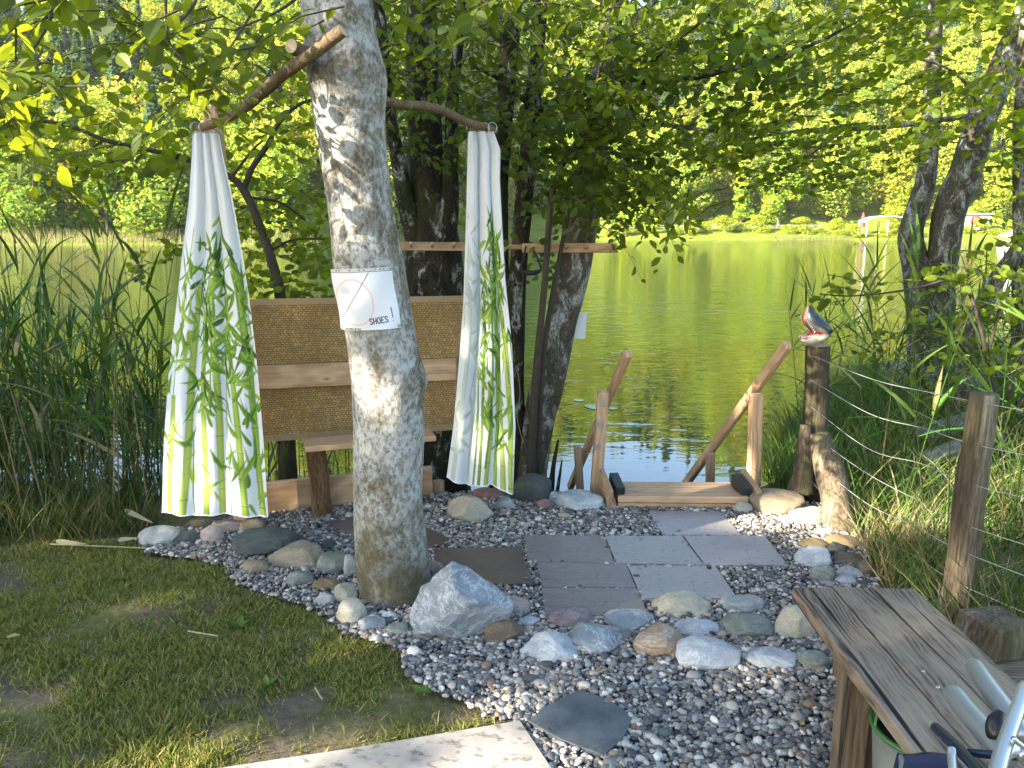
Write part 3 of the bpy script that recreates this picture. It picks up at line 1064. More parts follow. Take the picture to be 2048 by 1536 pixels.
def rock(px, py, w, h, key, ang, label, seed=None, zlift=0.0, big=False, depth=None, lean=None):
    seed = seed if seed is not None else int(px * 7 + py)
    q = random.Random(seed)
    g = gr(px, py + h * 0.28)
    m = mpp(g)
    W = w * m
    H = h * m
    dep = depth or .78
    a = math.atan2(EYE, g.y)
    Z = max(0.30 * W, (H - W * dep * math.sin(a) * .80) / math.cos(a) * 1.25)
    bm = bmesh.new()
    bmesh.ops.create_icosphere(bm, subdivisions=5 if w > 80 else 4, radius=1.0)
    off = Vector((q.random() * 50, q.random() * 50, q.random() * 50))
    planes = []
    for _ in range(int(2 + ang * 9)):
        nrm_ = Vector((q.gauss(0, 1), q.gauss(0, 1), q.gauss(.25, .8))).normalized()
        planes.append((nrm_, .80 - .30 * ang * q.random() - .05))
    for v in bm.verts:
        p = v.co.copy()
        s = 1 + .22 * noise.noise(p * .9 + off) + .10 * noise.noise(p * 2.0 + off)
        p = p * s
        for nn_, dd_ in planes:
            e = p.dot(nn_) - dd_
            if e > 0:
                p -= nn_ * e * (.65 + .33 * ang)
        p *= 1 + (.02 + .045 * ang) * noise.noise(p * 4.5 + off) + .022 * noise.noise(p * 11 + off) + .03 * ang * noise.noise(p * 8 - off)
        v.co = p
    V, Fs = bm_arrays(bm)
    bm.free()
    ext = V.max(0) - V.min(0)
    V = V - (V.max(0) + V.min(0)) / 2
    V = V / ext * np.array([W, W * dep, Z])
    if lean:
        cl, sl_ = math.cos(lean), math.sin(lean)
        V = np.stack([V[:, 0] * cl - V[:, 2] * sl_, V[:, 1], V[:, 0] * sl_ + V[:, 2] * cl], -1)
    Z *= 1.08
    base = np.array([g.x, g.y + W * dep * .12, Z * .20 + zlift])
    o = MB().add(V + base, Fs).build("rock", ROCKM[key], origin=base, smooth=True)
    tag(o, label, "rock", "rocks edging the gravel")
    return o


ROCKS = [
    (319, 1069, 90, 54, 'pale', .05, "smooth pale grey stone, leftmost of the row under the left curtain"),
    (372, 1076, 62, 38, 'dark', .2, "flat dark green grey stone with a pale line below the left curtain"),
    (423, 1072, 54, 46, 'pink', .1, "small pinkish beige stone in front of the left curtain hem"),
    (397, 1047, 54, 32, 'brown', .4, "brown angular stone directly under the left curtain hem"),
    (462, 1050, 82, 38, 'purple', .25, "purplish grey stone under the right half of the left curtain"),
    (503, 1052, 56, 38, 'tan', .3, "tan stone behind the large dark slate boulder"),
    (657, 1092, 34, 30, 'dark', .3, "small dark grey stone behind the layered brown boulder"),
    (537, 1077, 148, 80, 'dark', .45, "large dark green slate boulder left of the pale trunk"),
    (596, 1108, 118, 68, 'tan', .4, "tan brown layered boulder between slate boulder and pale trunk"),
    (512, 1134, 54, 38, 'tan', .05, "small rounded tan stone in front of the slate boulder at the lawn"),
    (599, 1157, 57, 44, 'greygreen', .35, "mottled greenish grey stone at the lawn edge left of the trunk"),
    (667, 1128, 70, 52, 'greygreen', .35, "grey green stone with white veins close left of the trunk"),
    (703, 1138, 34, 56, 'pale', .4, "narrow pale stone wedged against the left side of the trunk"),
    (652, 1167, 58, 36, 'ochre', .1, "flat ochre brown striped stone left of the trunk foot"),
    (649, 1199, 48, 36, 'pale', .6, "light grey angular stone touching the lawn beside the cream stone"),
    (692, 1188, 48, 50, 'cream', .6, "pale angular stone standing behind the round cream stone"),
    (703, 1227, 62, 64, 'cream', .05, "round cream stone in front of the left foot of the trunk"),
    (744, 1247, 56, 50, 'bluegrey', .6, "angular blue grey stone below the trunk foot"),
    (781, 1231, 38, 26, 'bluegrey', .5, "small blue grey stone wedged at the trunk's front"),
    (795, 1258, 50, 36, 'greygreen', .05, "round grey green stone between lawn and gravel below the trunk"),
    (815, 1237, 28, 18, 'tan', .05, "tiny tan pebble like stone between trunk and big boulder"),
    (847, 1251, 42, 38, 'pale', .08, "small round pale stone at the foot of the big boulder"),
    (872, 1140, 36, 36, 'purple', .4, "small purplish stone between trunk and the big boulder's top"),
    (985, 1185, 42, 32, 'pink', .2, "small pink stone on the right shoulder of the big boulder"),
    (1029, 1213, 64, 46, 'pink', .3, "flat pinkish stone right of the big boulder"),
    (1056, 1243, 48, 30, 'bluewhite', .3, "half buried blue white stone right of the big boulder"),
    (1005, 1264, 88, 62, 'brown', .75, "blocky brown grey stone at the front corner of the big boulder"),
    (1097, 1294, 124, 78, 'bluewhite', .55, "pale green grey pointed boulder in the front row"),
    (1142, 1232, 92, 54, 'purple', .15, "rounded pinkish grey stone lying on the front tile's edge"),
    (1193, 1276, 132, 74, 'bluegrey', .4, "broad grey stone with white veins in the front row"),
    (1259, 1238, 100, 54, 'bluegrey', .3, "speckled blue grey stone at the corner of the front tile"),
    (1321, 1281, 112, 78, 'orange', .45, "orange brown rough stone in the front row"),
    (1364, 1212, 120, 42, 'cream', .1, "flat cream oval stone with a pinkish centre"),
    (1394, 1254, 98, 52, 'bluewhite', .15, "smooth blue white stone behind the largest front row stone"),
    (1417, 1306, 130, 82, 'bluewhite', .25, "large rounded blue white stone at the right of the front row"),
    (1486, 1208, 98, 34, 'pale', .2, "pale flat stone with its top at the gravel behind the long stone"),
    (1496, 1248, 112, 66, 'greygreen', .3, "long grey green stone slanting toward the bench"),
    (1592, 1246, 92, 88, 'cream', .6, "angular cream yellow stone standing beside the bench corner"),
    (1546, 1313, 104, 54, 'bluewhite', .4, "lilac white low stone left of the bench leg"),
    (1630, 1321, 66, 54, 'greygreen', .05, "round grey green stone partly behind the bench leg"),
    (1553, 1004, 110, 68, 'tan', .12, "large rounded brown boulder beside the right handrail post"),
    (1485, 1016, 42, 32, 'cream', .1, "small pale yellow stone at the right end of the wooden step"),
    (1616, 1034, 72, 48, 'greygreen', .55, "grey beige angular stone at the foot of the leaning stump"),
    (1568, 1038, 30, 20, 'pale', .1, "tiny grey stone in front of the brown boulder"),
    (1648, 1064, 48, 24, 'bluegrey', .1, "small bluish stone among the right hand border stones"),
    (1667, 1054, 44, 22, 'tan', .1, "small tan stone at the top of the right border pile"),
    (1686, 1082, 72, 38, 'ochre', .05, "smooth olive tan stone on top of the right border pile"),
    (1628, 1088, 60, 32, 'ochre', .1, "flat ochre stone at the left of the right border pile"),
    (1673, 1102, 36, 36, 'dark', .2, "small dark blue grey stone in the middle of the right border pile"),
    (1698, 1117, 70, 38, 'brown', .15, "brown grey stone at the right of the border pile"),
    (1626, 1117, 70, 54, 'bluewhite', .4, "white blue stone at the front of the right border pile"),
    (1648, 1150, 54, 46, 'greygreen', .35, "rough grey green stone below the white blue stone"),
    (1699, 1144, 54, 34, 'pale', .3, "pale whitish stone near the far end of the bench"),
    (1691, 1160, 44, 30, 'bluewhite', .3, "pale grey stone just behind the bench's far end"),
    (1731, 1167, 50, 20, 'dark', .2, "dark flat stone lying behind the bench's far end"),
    (1730, 1138, 44, 40, 'brown', .3, "brown shaded stone under the grass right of the border pile"),
    (1662, 1168, 40, 22, 'pink', .2, "small pinkish stone touching the bench's far left corner"),
    (940, 1018, 96, 70, 'cream', .6, "large cream white stone below the right curtain"),
    (976, 988, 66, 32, 'red', .3, "reddish brown stone under the tip of the right curtain"),
    (1010, 1010, 40, 36, 'pale', .3, "small grey white stone beside the cream white stone"),
    (1061, 980, 86, 72, 'dark', .3, "dark green grey boulder at the foot of the leaning trunk"),
    (1087, 1010, 32, 26, 'red', .3, "small reddish pink stone between dark boulder and pale boulder"),
    (1116, 998, 38, 34, 'bluegrey', .3, "small blue grey stone leaning on the pale boulder"),
    (1160, 1000, 102, 56, 'bluewhite', .3, "pale grey boulder left of the wooden step"),
]
for args in ROCKS:
    rock(*args)
# the big boulder beside the trunk: a slab-like block with a bright upper face
rock(922, 1222, 188, 176, 'bluegrey', .85, "largest boulder, blue grey with white veins, right of the pale trunk", seed=77, depth=.62, lean=-.42)

# ------------------------------------------------------------------ woods
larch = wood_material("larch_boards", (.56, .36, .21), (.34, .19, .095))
larch_shade = wood_material("larch_shaded", (.43, .28, .165), (.25, .15, .083))  # darker copy of the larch boards, shade put into the colour
old_wood = wood_material("weathered_boards", (.215, .148, .095), (.046, .033, .024), grain=1.6, rough=.85, knots=False, weather=(.37, .285, .20), streak=.55, bumpy=.4)
old_leg = wood_material("old_leg_wood", (.17, .115, .068), (.05, .035, .022), grain=1.2, rough=.85, knots=False, weather=(.2, .15, .10), streak=.6, bumpy=.3)
grey_wood = wood_material("grey_old_boards", (.27, .25, .21), (.12, .105, .085), grain=1.4, rough=.9, knots=False, weather=(.36, .34, .30), streak=.7, bumpy=.4)
post_wood = bark_material("old_post_wood", (.085, .062, .040), (.20, .150, .10), (.33, .29, .23), (.06, .065, .02), .54, .68, 1.6, fissure=.6, zs=.10)
dark_post = bark_material("dark_round_post", (.055, .042, .024), (.12, .095, .055), (.2, .17, .12), (.05, .05, .018), .62, .76, 1.6, fissure=.5, zs=.10)
log_bark = bark_material("peeled_log", (.11, .055, .025), (.25, .145, .07), (.40, .28, .17), (.1, .07, .03), .52, .66, 2.0, fissure=.4, zs=.16)

# ------------------------------------------------------------------ the pale tree with its cut limbs
pale_bark = bark_material("pale_bark", (.165, .135, .095), (.29, .26, .205), (.42, .42, .40), (.070, .058, .022), .43, .51, 1.25, moss_z=(-.1, .95), fissure=.12, zs=.75)
dark_bark = bark_material("dark_bark", (.014, .011, .008), (.050, .040, .026), (.36, .36, .33), (.026, .034, .005), .545, .61, 1.6, fissure=.5)
lichen_bark = bark_material("lichened_bark", (.05, .042, .03), (.135, .112, .08), (.35, .35, .32), (.05, .058, .012), .49, .58, 2.0, fissure=.55)
twig_m = flat_material("twig_bark", (.045, .034, .022), .8, var=.3)
rod_m = bark_material("peeled_stick", (.16, .105, .06), (.30, .22, .14), (.42, .36, .27), (.16, .12, .06), .6, .75, 3.0, fissure=.25)
cut_m = flat_material("cut_wood", (.50, .36, .21), .7, var=.2)
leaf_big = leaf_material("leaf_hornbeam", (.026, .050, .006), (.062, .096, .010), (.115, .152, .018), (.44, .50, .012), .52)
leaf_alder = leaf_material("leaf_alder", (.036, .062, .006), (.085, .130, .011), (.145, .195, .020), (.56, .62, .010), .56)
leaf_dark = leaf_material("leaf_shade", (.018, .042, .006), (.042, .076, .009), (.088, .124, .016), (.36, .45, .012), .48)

TY = 3.2
TR = [(-60, 664, 138), (0, 672, 140), (100, 684, 143), (150, 692, 146), (200, 696, 143), (250, 701, 138), (400, 718, 128), (540, 740, 140), (650, 759, 138), (735, 771, 140), (765, 776, 145), (800, 777, 142),
      (900, 778, 140), (1000, 776, 139), (1100, 783, 143), (1170, 788, 140), (1205, 789, 146), (1240, 792, 160), (1290, 796, 190)]
tr_pts = []
for py, px, w in TR:
    p = at(px, py, TY)
    tr_pts.append((p.x, p.y, p.z, w * .5 * mpp(p) * 1.0))
# further up, out of the picture
top = tr_pts[0]
up_pts = [(top[0] - .25, TY + .1, top[2] + 2.2, .19), (top[0] - .15, TY + .05, top[2] + 1.0, .205)]
tr_all = up_pts + tr_pts
pale_tree = empty("pale_tree", (tr_pts[-2][0], TY, 0), "thick pale barked tree in the middle with a paper sign and stick rails", "tree")
V, Fs = tube(tr_all, 190, 56, .035, 7.0, 2)
V = np.array(V)
# a swollen knot on the right at about py 150 and py 750
for (kx, ky, amp, rad) in ((778, 160, .016, .09), (850, 748, .014, .07), (835, 1130, .015, .08)):
    k = np.array(at(kx, ky, TY))
    d = np.linalg.norm(V - k, axis=1)
    cdir = np.array([1.0, -.15, 0])
    V += (amp * np.exp(-(d / rad) ** 2))[:, None] * cdir
MB().add(V, Fs).build("trunk", pale_bark, pale_tree, smooth=True)
tz = np.array([p[2] for p in tr_pts])[::-1]
tx = np.array([p[0] for p in tr_pts])[::-1]
trr = np.array([p[3] for p in tr_pts])[::-1]


def trunk_at(z):
    return float(np.interp(z, tz, tx)), TY, float(np.interp(z, tz, trr))


# short sawn stub on its left side
p0, p1 = at(628, 118, 3.16), at(582, 92, 3.02)
V, Fs = tube([(*p0, .032), (*p0.lerp(p1, .5), .029), (*p1, .026)], 10, 14, .05, 20)
m = MB().add(V, Fs[:1], 0)
m.add(V, Fs[1:], 1)
m.build("cut_limb", [rod_m, cut_m], pale_tree, smooth=True)
p0, p1 = at(596, 135, 3.16), at(640, 142, 3.1)

# ---- stick rails
def stick(name, pts, label, cat, mat=rod_m):
    P = []
    for px, py, Yd, w in pts:
        p = at(px, py, Yd)
        P.append((*p, w * .5 * mpp(p)))
    V, Fs = tube(P, 50, 16, .10, 14, len(pts))
    m = MB().add(V, Fs[:1], 0)
    m.add(V, Fs[1:], 1)
    return tag(m.build(name, [mat, cut_m], origin=P[0][:3], smooth=True), label, cat)


stick("curtain_stick", [(686, 61, 2.93, 26), (655, 84, 2.95, 27), (620, 112, 3.0, 25), (575, 142, 3.12, 24), (530, 180, 3.3, 24), (485, 217, 3.5, 22), (440, 242, 3.7, 19), (398, 258, 3.9, 15)],
      "thick bent brown stick fixed to the trunk, carrying the left curtain", "stick")
stick("curtain_stick", [(755, 196, 3.32, 16), (800, 208, 3.45, 17), (850, 212, 3.62, 17), (888, 222, 3.75, 17), (930, 243, 3.92, 16), (960, 252, 4.05, 16), (990, 262, 4.2, 15)],
      "crooked grey stick behind the trunk, carrying the right curtain", "stick")
# post behind the left curtain
pp = at(425, 214, 4.02)
beam("curtain_post", (pp.x, 4.02, -.05), (pp.x, 4.02, pp.z), .075, .075, larch, up=(0, 1, 0), bev=.006)
tag(bpy.data.objects["curtain_post"], "square light wooden post rising behind the left curtain", "post")

# ------------------------------------------------------------------ curtains with a printed bamboo pattern
def bamboo_print(nu, nv, Wf, Hf, stalks_, leaves_, fade=None):
    u = np.linspace(0, 1, nu)[None, :].repeat(nv, 0)
    vv = np.linspace(0, 1, nv)[:, None].repeat(nu, 1)
    X, Yv = u * Wf, vv * Hf
    C = np.full((nv, nu, 3), (.84, .85, .90), np.float32)

    def over(mask, col):
        mk_ = np.clip(mask, 0, 1)[..., None]
        C[:] = C * (1 - mk_) + np.asarray(col) * mk_

    px_ = Wf / nu
    for (u0, u1, v0, v1, hw, tone) in stalks_:
        t = np.clip((vv - v0) / max(v1 - v0, 1e-6), 0, 1)
        xc = (u0 + (u1 - u0) * t) * Wf + .006 * np.sin(t * 7 + u0 * 30)
        seg = (Yv / .135 + u0 * 7) % 1.0
        hw_ = hw * (1 + .10 * np.exp(-((seg - .5) / .49) ** 30 * 0 - (np.minimum(seg, 1 - seg) / .05) ** 2))
        q = (X - xc) / hw_
        inside = np.clip((1 - np.abs(q)) * hw_ / px_ + .5, 0, 1) * (vv >= v0) * (vv <= v1)
        sh = np.clip(.5 + .5 * (q + .25), 0, 1)[..., None]
        light, dark = np.array(tone[0]), np.array(tone[1])
        col = light * (1 - np.abs(q + .2)[..., None] ** 1.3 * .75) + dark * (np.abs(q + .2)[..., None] ** 1.3 * .75)
        node = np.exp(-(np.minimum(seg, 1 - seg) / .035) ** 2)[..., None]
        col = col * (1 - .55 * node) + np.array([.55, .60, .28]) * .55 * node * (seg[..., None] < .5)
        over(inside, np.clip(col, 0, 1))
    for (bu, bv, ang, L, w, col) in leaves_:
        bx, by = bu * Wf, bv * Hf
        dx, dy = math.cos(ang), math.sin(ang)
        a = (X - bx) * dx + (Yv - by) * dy
        b = -(X - bx) * dy + (Yv - by) * dx - .10 * L * (np.clip(a / L, 0, 1) ** 2) * (1 if dx > 0 else -1)
        t = np.clip(a / L, 0, 1)
        sh = w * np.sin(np.pi * np.clip(t, 0, 1) ** .62) * (1 - .25 * t)
        mk_ = np.clip((sh - np.abs(b)) / px_ + .4, 0, 1) * (a > 0) * (a < L)
        c = np.array(col)
        cc = c * (1 + .35 * np.sign(b)[..., None] * .5)
        over(mk_, np.clip(cc, 0, 1))
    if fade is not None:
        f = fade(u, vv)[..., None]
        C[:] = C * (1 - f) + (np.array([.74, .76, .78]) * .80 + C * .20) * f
    return np.clip(C, 0.01, .88)


LG, MG, DG, YG, OL = (.26, .40, .06), (.15, .28, .035), (.055, .12, .025), (.40, .48, .10), (.10, .13, .045)
ST = ((.42, .55, .10), (.16, .28, .03))
ST2 = ((.50, .58, .14), (.26, .36, .05))
STD = ((.22, .34, .06), (.07, .13, .02))


def leaf_cloud(seed, spots, n_each, Lr=(.10, .22)):
    q = random.Random(seed)
    out = []
    for (u, v, dens, dark) in spots:
        for _ in range(int(n_each * dens)):
            an = q.choice([math.pi * .5 + q.gauss(0, .55), q.gauss(.75, .4), math.pi - q.gauss(.75, .4), q.gauss(-.9, .35), math.pi + q.gauss(.9, .35)])
            col = q.choice([DG, OL, MG, MG] if dark > q.random() + .15 else [LG, MG, LG, YG, MG])
            out.append((u + q.gauss(0, .05), v + q.gauss(0, .025), an, q.uniform(*Lr), q.uniform(.007, .018), col))
    return out


def curtain(name, left, right, Yc, nfold, depth, phase, colors, nu, nv, label, hem=0.0, Yslope=0.0):
    left, right = np.array(left, float), np.array(right, float)
    vs = np.linspace(0, 1, nv)
    yb, yt = left[-1, 1], left[0, 1]
    V = np.zeros((nv, nu, 3))
    us = np.linspace(0, 1, nu)
    for i, v in enumerate(vs):
        yL = left[-1, 1] + (left[0, 1] - left[-1, 1]) * v
        yR = right[-1, 1] + (right[0, 1] - right[-1, 1]) * v
        xl = np.interp(yL, left[:, 1], left[:, 0])
        xr = np.interp(yR, right[:, 1], right[:, 0])
        A, B = at(xl, yL, Yc), at(xr, yR, Yc + Yslope)
        amp = depth * (0.55 + .45 * v) * (1 - .2 * v)
        ph = us * nfold * 2 * math.pi + phase + .5 * np.sin(v * 5 + us * 3)
        wob = np.sin(ph) + .35 * np.sin(ph * 1.9 + 1.3)
        V[i] = np.array(A)[None] * (1 - us[:, None]) + np.array(B)[None] * us[:, None]
        V[i, :, 1] += amp * wob
        V[i, :, 0] += amp * .45 * np.cos(ph) * np.minimum(1, 8 * np.minimum(us, 1 - us))
        V[i, :, 2] += hem * np.sin(ph * .5 + 1) * (1 - v) ** 3
    e = empty(name, (float(V[0, nu // 2, 0]), Yc, float(V[0, :, 2].min())), label, "curtain", "bamboo print curtains")
    m = MB().add(V.reshape(-1, 3), grid_faces(nv, nu), 0, colors.reshape(-1, 3))
    o = m.build("fabric", curtain_m, e, smooth=True)
    # hem bead
    hm = np.concatenate([V[0], np.full((nu, 1), .0035)], 1)
    Vh, Fh = tube(hm[::3], nu // 2, 6)
    MB().add(Vh, Fh).build("hem", hem_m, e, smooth=True)
    return e, V


N = NT("printed_fabric")
c = N.n("Attribute", attribute_name="col").outputs["Color"]
wv = N.noise(N.coord("Object"), 14, 4, .6)
b = N.pbr(c, .75, N.bump(wv, .12, .006), spec=.2)
tr = N.n("BsdfTranslucent", {"Color": c}).outputs[0]
curtain_m = N.done(N.n("MixShader", {0: .30, 1: b, 2: tr}).outputs[0])
hem_m = flat_material("white_hem", (.78, .78, .80), .8, var=.05)
ring_m = flat_material("ring_metal", (.45, .42, .36), .35, .9, var=.1)

nu, nv = 180, 560
stL = [(.20, .30, 0, .60, .018, ST2), (.085, .085, 0, .31, .017, ST2), (.43, .41, 0, .52, .017, ST), (.575, .50, 0, .62, .018, ST2), (.80, .66, 0, .66, .018, ST), (.955, .84, 0, .66, .021, ST), (.30, .27, 0, .22, .004, STD),
       (.66, .62, 0, .45, .004, STD), (.04, .20, .2, .75, .004, ST), (.47, .56, .3, .73, .004, STD), (.9, .8, .3, .7, .004, MG and STD)]
sp = [(.15, .52, 1.1, .3), (.1, .42, .8, .2), (.2, .65, .7, .2), (.3, .34, .6, .1), (.45, .60, 1.5, .85), (.52, .66, 1.2, .9), (.45, .50, 1.2, .7), (.62, .56, 1.1, .5), (.72, .50, 1.2, .3), (.85, .58, 1.2, .5), (.8, .68, .8, .6),
      (.88, .44, 1.0, .3), (.6, .40, .9, .3), (.42, .36, .9, .6), (.70, .32, .8, .3), (.93, .34, .6, .2), (.35, .28, .4, .1), (.55, .26, .7, .3), (.85, .24, .7, .2), (.25, .16, .4, .2), (.36, .10, .5, .2), (.60, .12, .6, .3), (.78, .10, .6, .2),
      (.08, .20, .5, .2), (.95, .12, .4, .1), (.5, .04, .3, .1), (.93, .03, .4, .1), (.05, .32, .5, .2), (.5, .72, .4, .6), (.66, .71, .3, .7), (.12, .62, .8, .2), (.36, .55, .8, .4), (.9, .50, .9, .3), (.22, .44, .8, .2), (.7, .42, .8, .3), (.48, .42, .8, .5)]
colL = bamboo_print(nu, nv, .62, 1.95, stL, leaf_cloud(3, sp, 10, (.08, .20)))
cl_left = [(384, 264), (381, 330), (376, 400), (363, 500), (347, 640), (335, 750), (326, 880), (322, 1028)]
cl_right = [(439, 264), (449, 320), (463, 380), (481, 480), (498, 590), (513, 720), (526, 870), (537, 1032)]
eL, VL = curtain("printed_curtain", cl_left, cl_right, 3.86, 3.4, .024, .6, colL, nu, nv, "white curtain printed with bamboo, hanging left of the pale trunk", hem=.006)
stR = [(.58, .58, .0, .30, .018, ST2), (.74, .64, 0, .60, .026, ST), (.86, .72, 0, .42, .022, ST2), (.48, .50, 0, .55, .012, STD), (.97, .84, 0, .62, .022, ST2), (.56, .62, .05, .5, .008, STD), (.10, .16, 0, .55, .018, STD), (.30, .30, 0, .5, .018, STD), (.42, .38, 0, .6, .01, STD), (.92, .8, .3, .75, .004, STD)]
sp = [(.50, .60, 1.2, .5), (.52, .48, 1.1, .5), (.50, .34, 1.0, .6), (.54, .20, .8, .5), (.66, .70, 1.3, .4), (.72, .62, 1.4, .4), (.82, .66, 1.4, .4), (.9, .58, 1.0, .3), (.65, .52, 1.2, .5), (.62, .42, 1.0, .6), (.80, .48, .8, .2), (.9, .42, .8, .3), (.66, .28, .8, .6), (.75, .34, .5, .3), (.9, .26, .5, .2), (.8, .12, .5, .2), (.63, .16, .8, .7), (.95, .10, .4, .2),
      (.12, .60, .9, .4), (.22, .52, .9, .4), (.36, .48, .9, .3), (.12, .42, .8, .4), (.28, .36, .8, .4), (.40, .62, .6, .3), (.1, .22, .7, .5), (.2, .14, .6, .5), (.34, .2, .5, .3), (.5, .3, .4, .4), (.15, .72, .4, .3)]
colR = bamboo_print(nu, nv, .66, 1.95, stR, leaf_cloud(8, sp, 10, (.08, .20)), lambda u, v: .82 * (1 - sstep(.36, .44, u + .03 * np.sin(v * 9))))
cr_left = [(936, 264), (934, 330), (932, 420), (929, 520), (926, 610), (918, 720), (907, 850), (893, 958)]
cr_right = [(988, 264), (1001, 300), (1000, 360), (1004, 440), (1011, 560), (1024, 690), (1031, 850), (1026, 984)]
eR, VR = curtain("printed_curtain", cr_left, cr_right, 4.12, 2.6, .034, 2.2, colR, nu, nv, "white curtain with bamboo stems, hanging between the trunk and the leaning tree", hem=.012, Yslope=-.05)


def rings(e, V, stick_pts, n):
    for k in range(n):
        j = int((k + .5) / n * V.shape[1])
        p = V[-1, j]
        a = np.linspace(0, 2 * math.pi, 13)
        R = .024
        c = Vector((p[0], p[1], p[2] + .018))
        ax = Vector((.5, .2, 0)).normalized() if k % 2 else Vector((.2, .6, 0)).normalized()
        pts = [(*(c + ax * R * math.cos(t) + Vector((0, 0, 1)) * R * math.sin(t)), .0022) for t in a]
        Vr, Fr = tube(pts, 20, 5, cap=False)
        MB().add(Vr, Fr).build("curtain_ring", ring_m, e, smooth=True)


rings(eL, VL, None, 7)
rings(eR, VR, None, 6)

# ------------------------------------------------------------------ reed mat screen, bench in front of it, edging
N = NT("woven_mat")
v = N.coord("Object")
br = N.n("TexBrick", {"Vector": v, "Color1": (.45, .28, .115), "Color2": (.33, .195, .070), "Mortar": (.105, .056, .021), "Scale": 1.0, "Mortar Size": .0022, "Mortar Smooth": .4, "Bias": 0.0, "Brick Width": .021, "Row Height": .0125})
hi = N.n("TexBrick", {"Vector": N.n("Mapping", {"Vector": v, "Location": (.006, .003, 0)}).outputs[0], "Color1": (1, 1, 1), "Color2": (0, 0, 0), "Mortar": (0, 0, 0), "Scale": 1.0, "Mortar Size": .0040, "Mortar Smooth": .2, "Bias": -.1, "Brick Width": .021, "Row Height": .025})
col = N.mix(N.mix(1.0, hi.outputs[0], N.ramp(N.noise(v, 60, 3), (.4, 0.0), (.6, .8)), 'MULTIPLY'), br.outputs[0], (.48, .34, .15))
col = N.mix(N.ramp(N.noise(v, 5, 5), (.35, .35), (.6, 0.0)), col, (.13, .075, .025))
mat_m = N.done(N.pbr(col, .85, N.bump(br.outputs[1], -.6, .004), spec=.2))
band_m = flat_material("mat_binding", (.32, .21, .11), .8, var=.15, scale=90)
MA, MBp = at(468, 602, 4.35), at(938, 594, 4.72)
MC, MD = at(475, 884, 4.33), at(938, 850, 4.70)
scr = empty("reed_mat_screen", (*((MA + MBp) / 2).xy, MC.z), "brown woven reed mat screen stretched behind the pale trunk", "screen")
nx_, nz_ = 60, 20
# the mat is built in its own local plane so the weave follows it
LX = (MBp - MA)
Lm, Hm = LX.length, (MA - MC).length
o = None
P = np.zeros((nz_, nx_, 3))
for i in range(nz_):
    for j in range(nx_):
        x, z = j / (nx_ - 1), i / (nz_ - 1)
        P[i, j] = (x * Lm, z * Hm, .008 * math.sin(x * 9 + z * 2) + .004 * math.sin(x * 23))
mbm = MB().add(np.concatenate([P.reshape(-1, 3), P.reshape(-1, 3) - [0, 0, .006]]), [grid_faces(nz_, nx_), grid_faces(nz_, nx_)[:, ::-1] + nz_ * nx_])
o = mbm.build("woven_mat", mat_m, smooth=True)
ex = LX.normalized()
ez = (MA - MC)
ez = (ez - ex * ez.dot(ex)).normalized()
ey = ex.cross(ez)
Mx = Matrix((ex, ez, ey)).transposed().to_4x4()
Mx.translation = MC - Vector(scr.location)
o.parent = scr
o.matrix_local = Mx
for k, zz in enumerate((0.0, Hm)):
    a_ = MC + ez * zz - ex * .0 - ey * .0
    n_ = 30
    strip = []
    for j in range(n_):
        x = j / (n_ - 1)
        b_ = .008 * math.sin(x * 9 + (zz / Hm) * 2) + .004 * math.sin(x * 23)
        q = a_ + ex * (x * Lm) + ey * b_
        strip.append(q)
    hgt = .022
    Vb = []
    for off in (-1, 1):
        for q in strip:
            Vb.append(q + ez * (hgt * off * .8 + (0.01 if k == 0 else -0.01)) + ey * .0045)
    for off in (-1, 1):
        for q in strip:
            Vb.append(q + ez * (hgt * off * .8 + (0.01 if k == 0 else -0.01)) - ey * .0105)
    Fb = [grid_faces(2, n_), grid_faces(2, n_)[:, ::-1] + 2 * n_]
    idx = np.array([[j, j + 1, 2 * n_ + j + 1, 2 * n_ + j] for j in range(n_ - 1)] + [[n_ + j + 1, n_ + j, 3 * n_ + j, 3 * n_ + j + 1] for j in range(n_ - 1)])
    MB().add([tuple(q) for q in Vb], Fb + [idx]).build("binding", band_m, scr)

bench2 = empty("log_bench", (*gr(650, 1036).xy, 0), "light wooden bench on a peeled log leg before the reed mat", "bench")
A, B = at(478, 770, 4.27), at(912, 737, 4.62)
A, B = at(478, 757, 4.28), at(912, 738, 4.64)
beam("backrest", A, B, .028, .135, larch, bench2, up=(0, 0, 1), bev=.006)
A = at(603, 886, 4.02)
seat_z = .445
A = Vector((at(604, 888, 4.02).x, 4.06, seat_z))
B = Vector((at(604, 888, 4.02).x + .68, 4.29, seat_z))
beam("seat", A, B, .19, .03, larch, bench2, bev=.005)
lg = gr(646, 1030)
lp = [(lg.x - .03, lg.y + .02, seat_z - .015, .053), (lg.x - .015, lg.y + .01, .2, .056), (lg.x, lg.y, -.05, .062)]
V, Fs = tube(lp, 40, 26, .10, 9, 3)
MB().add(V, Fs).build("log_leg", log_bark, bench2, smooth=True)
lg2 = Vector((B.x - .15, B.y - .02, 0))
V, Fs = tube([(lg2.x, lg2.y, seat_z - .015, .05), (lg2.x, lg2.y, -.05, .058)], 30, 22, .08, 9, 5)
MB().add(V, Fs).build("log_leg", log_bark, bench2, smooth=True)
# the back edging board on the ground
A, B = at(500, 1010, 4.16), at(864, 968, 4.50)
A.z = B.z = .09
tag(beam("edging_board", A, B, .035, .20, larch, bev=.005), "light edging board standing on the gravel behind the bench leg", "board")
g = gr(876, 990)
V, Fs = tube([(g.x, g.y + .05, -.05, .036), (g.x, g.y + .05, .075, .035)], 6, 16, .04, 20)
tag(MB().add(V, Fs).build("stake", larch_shade, origin=(g.x, g.y + .05, 0)), "short round wooden stake at the end of the edging board", "stake")

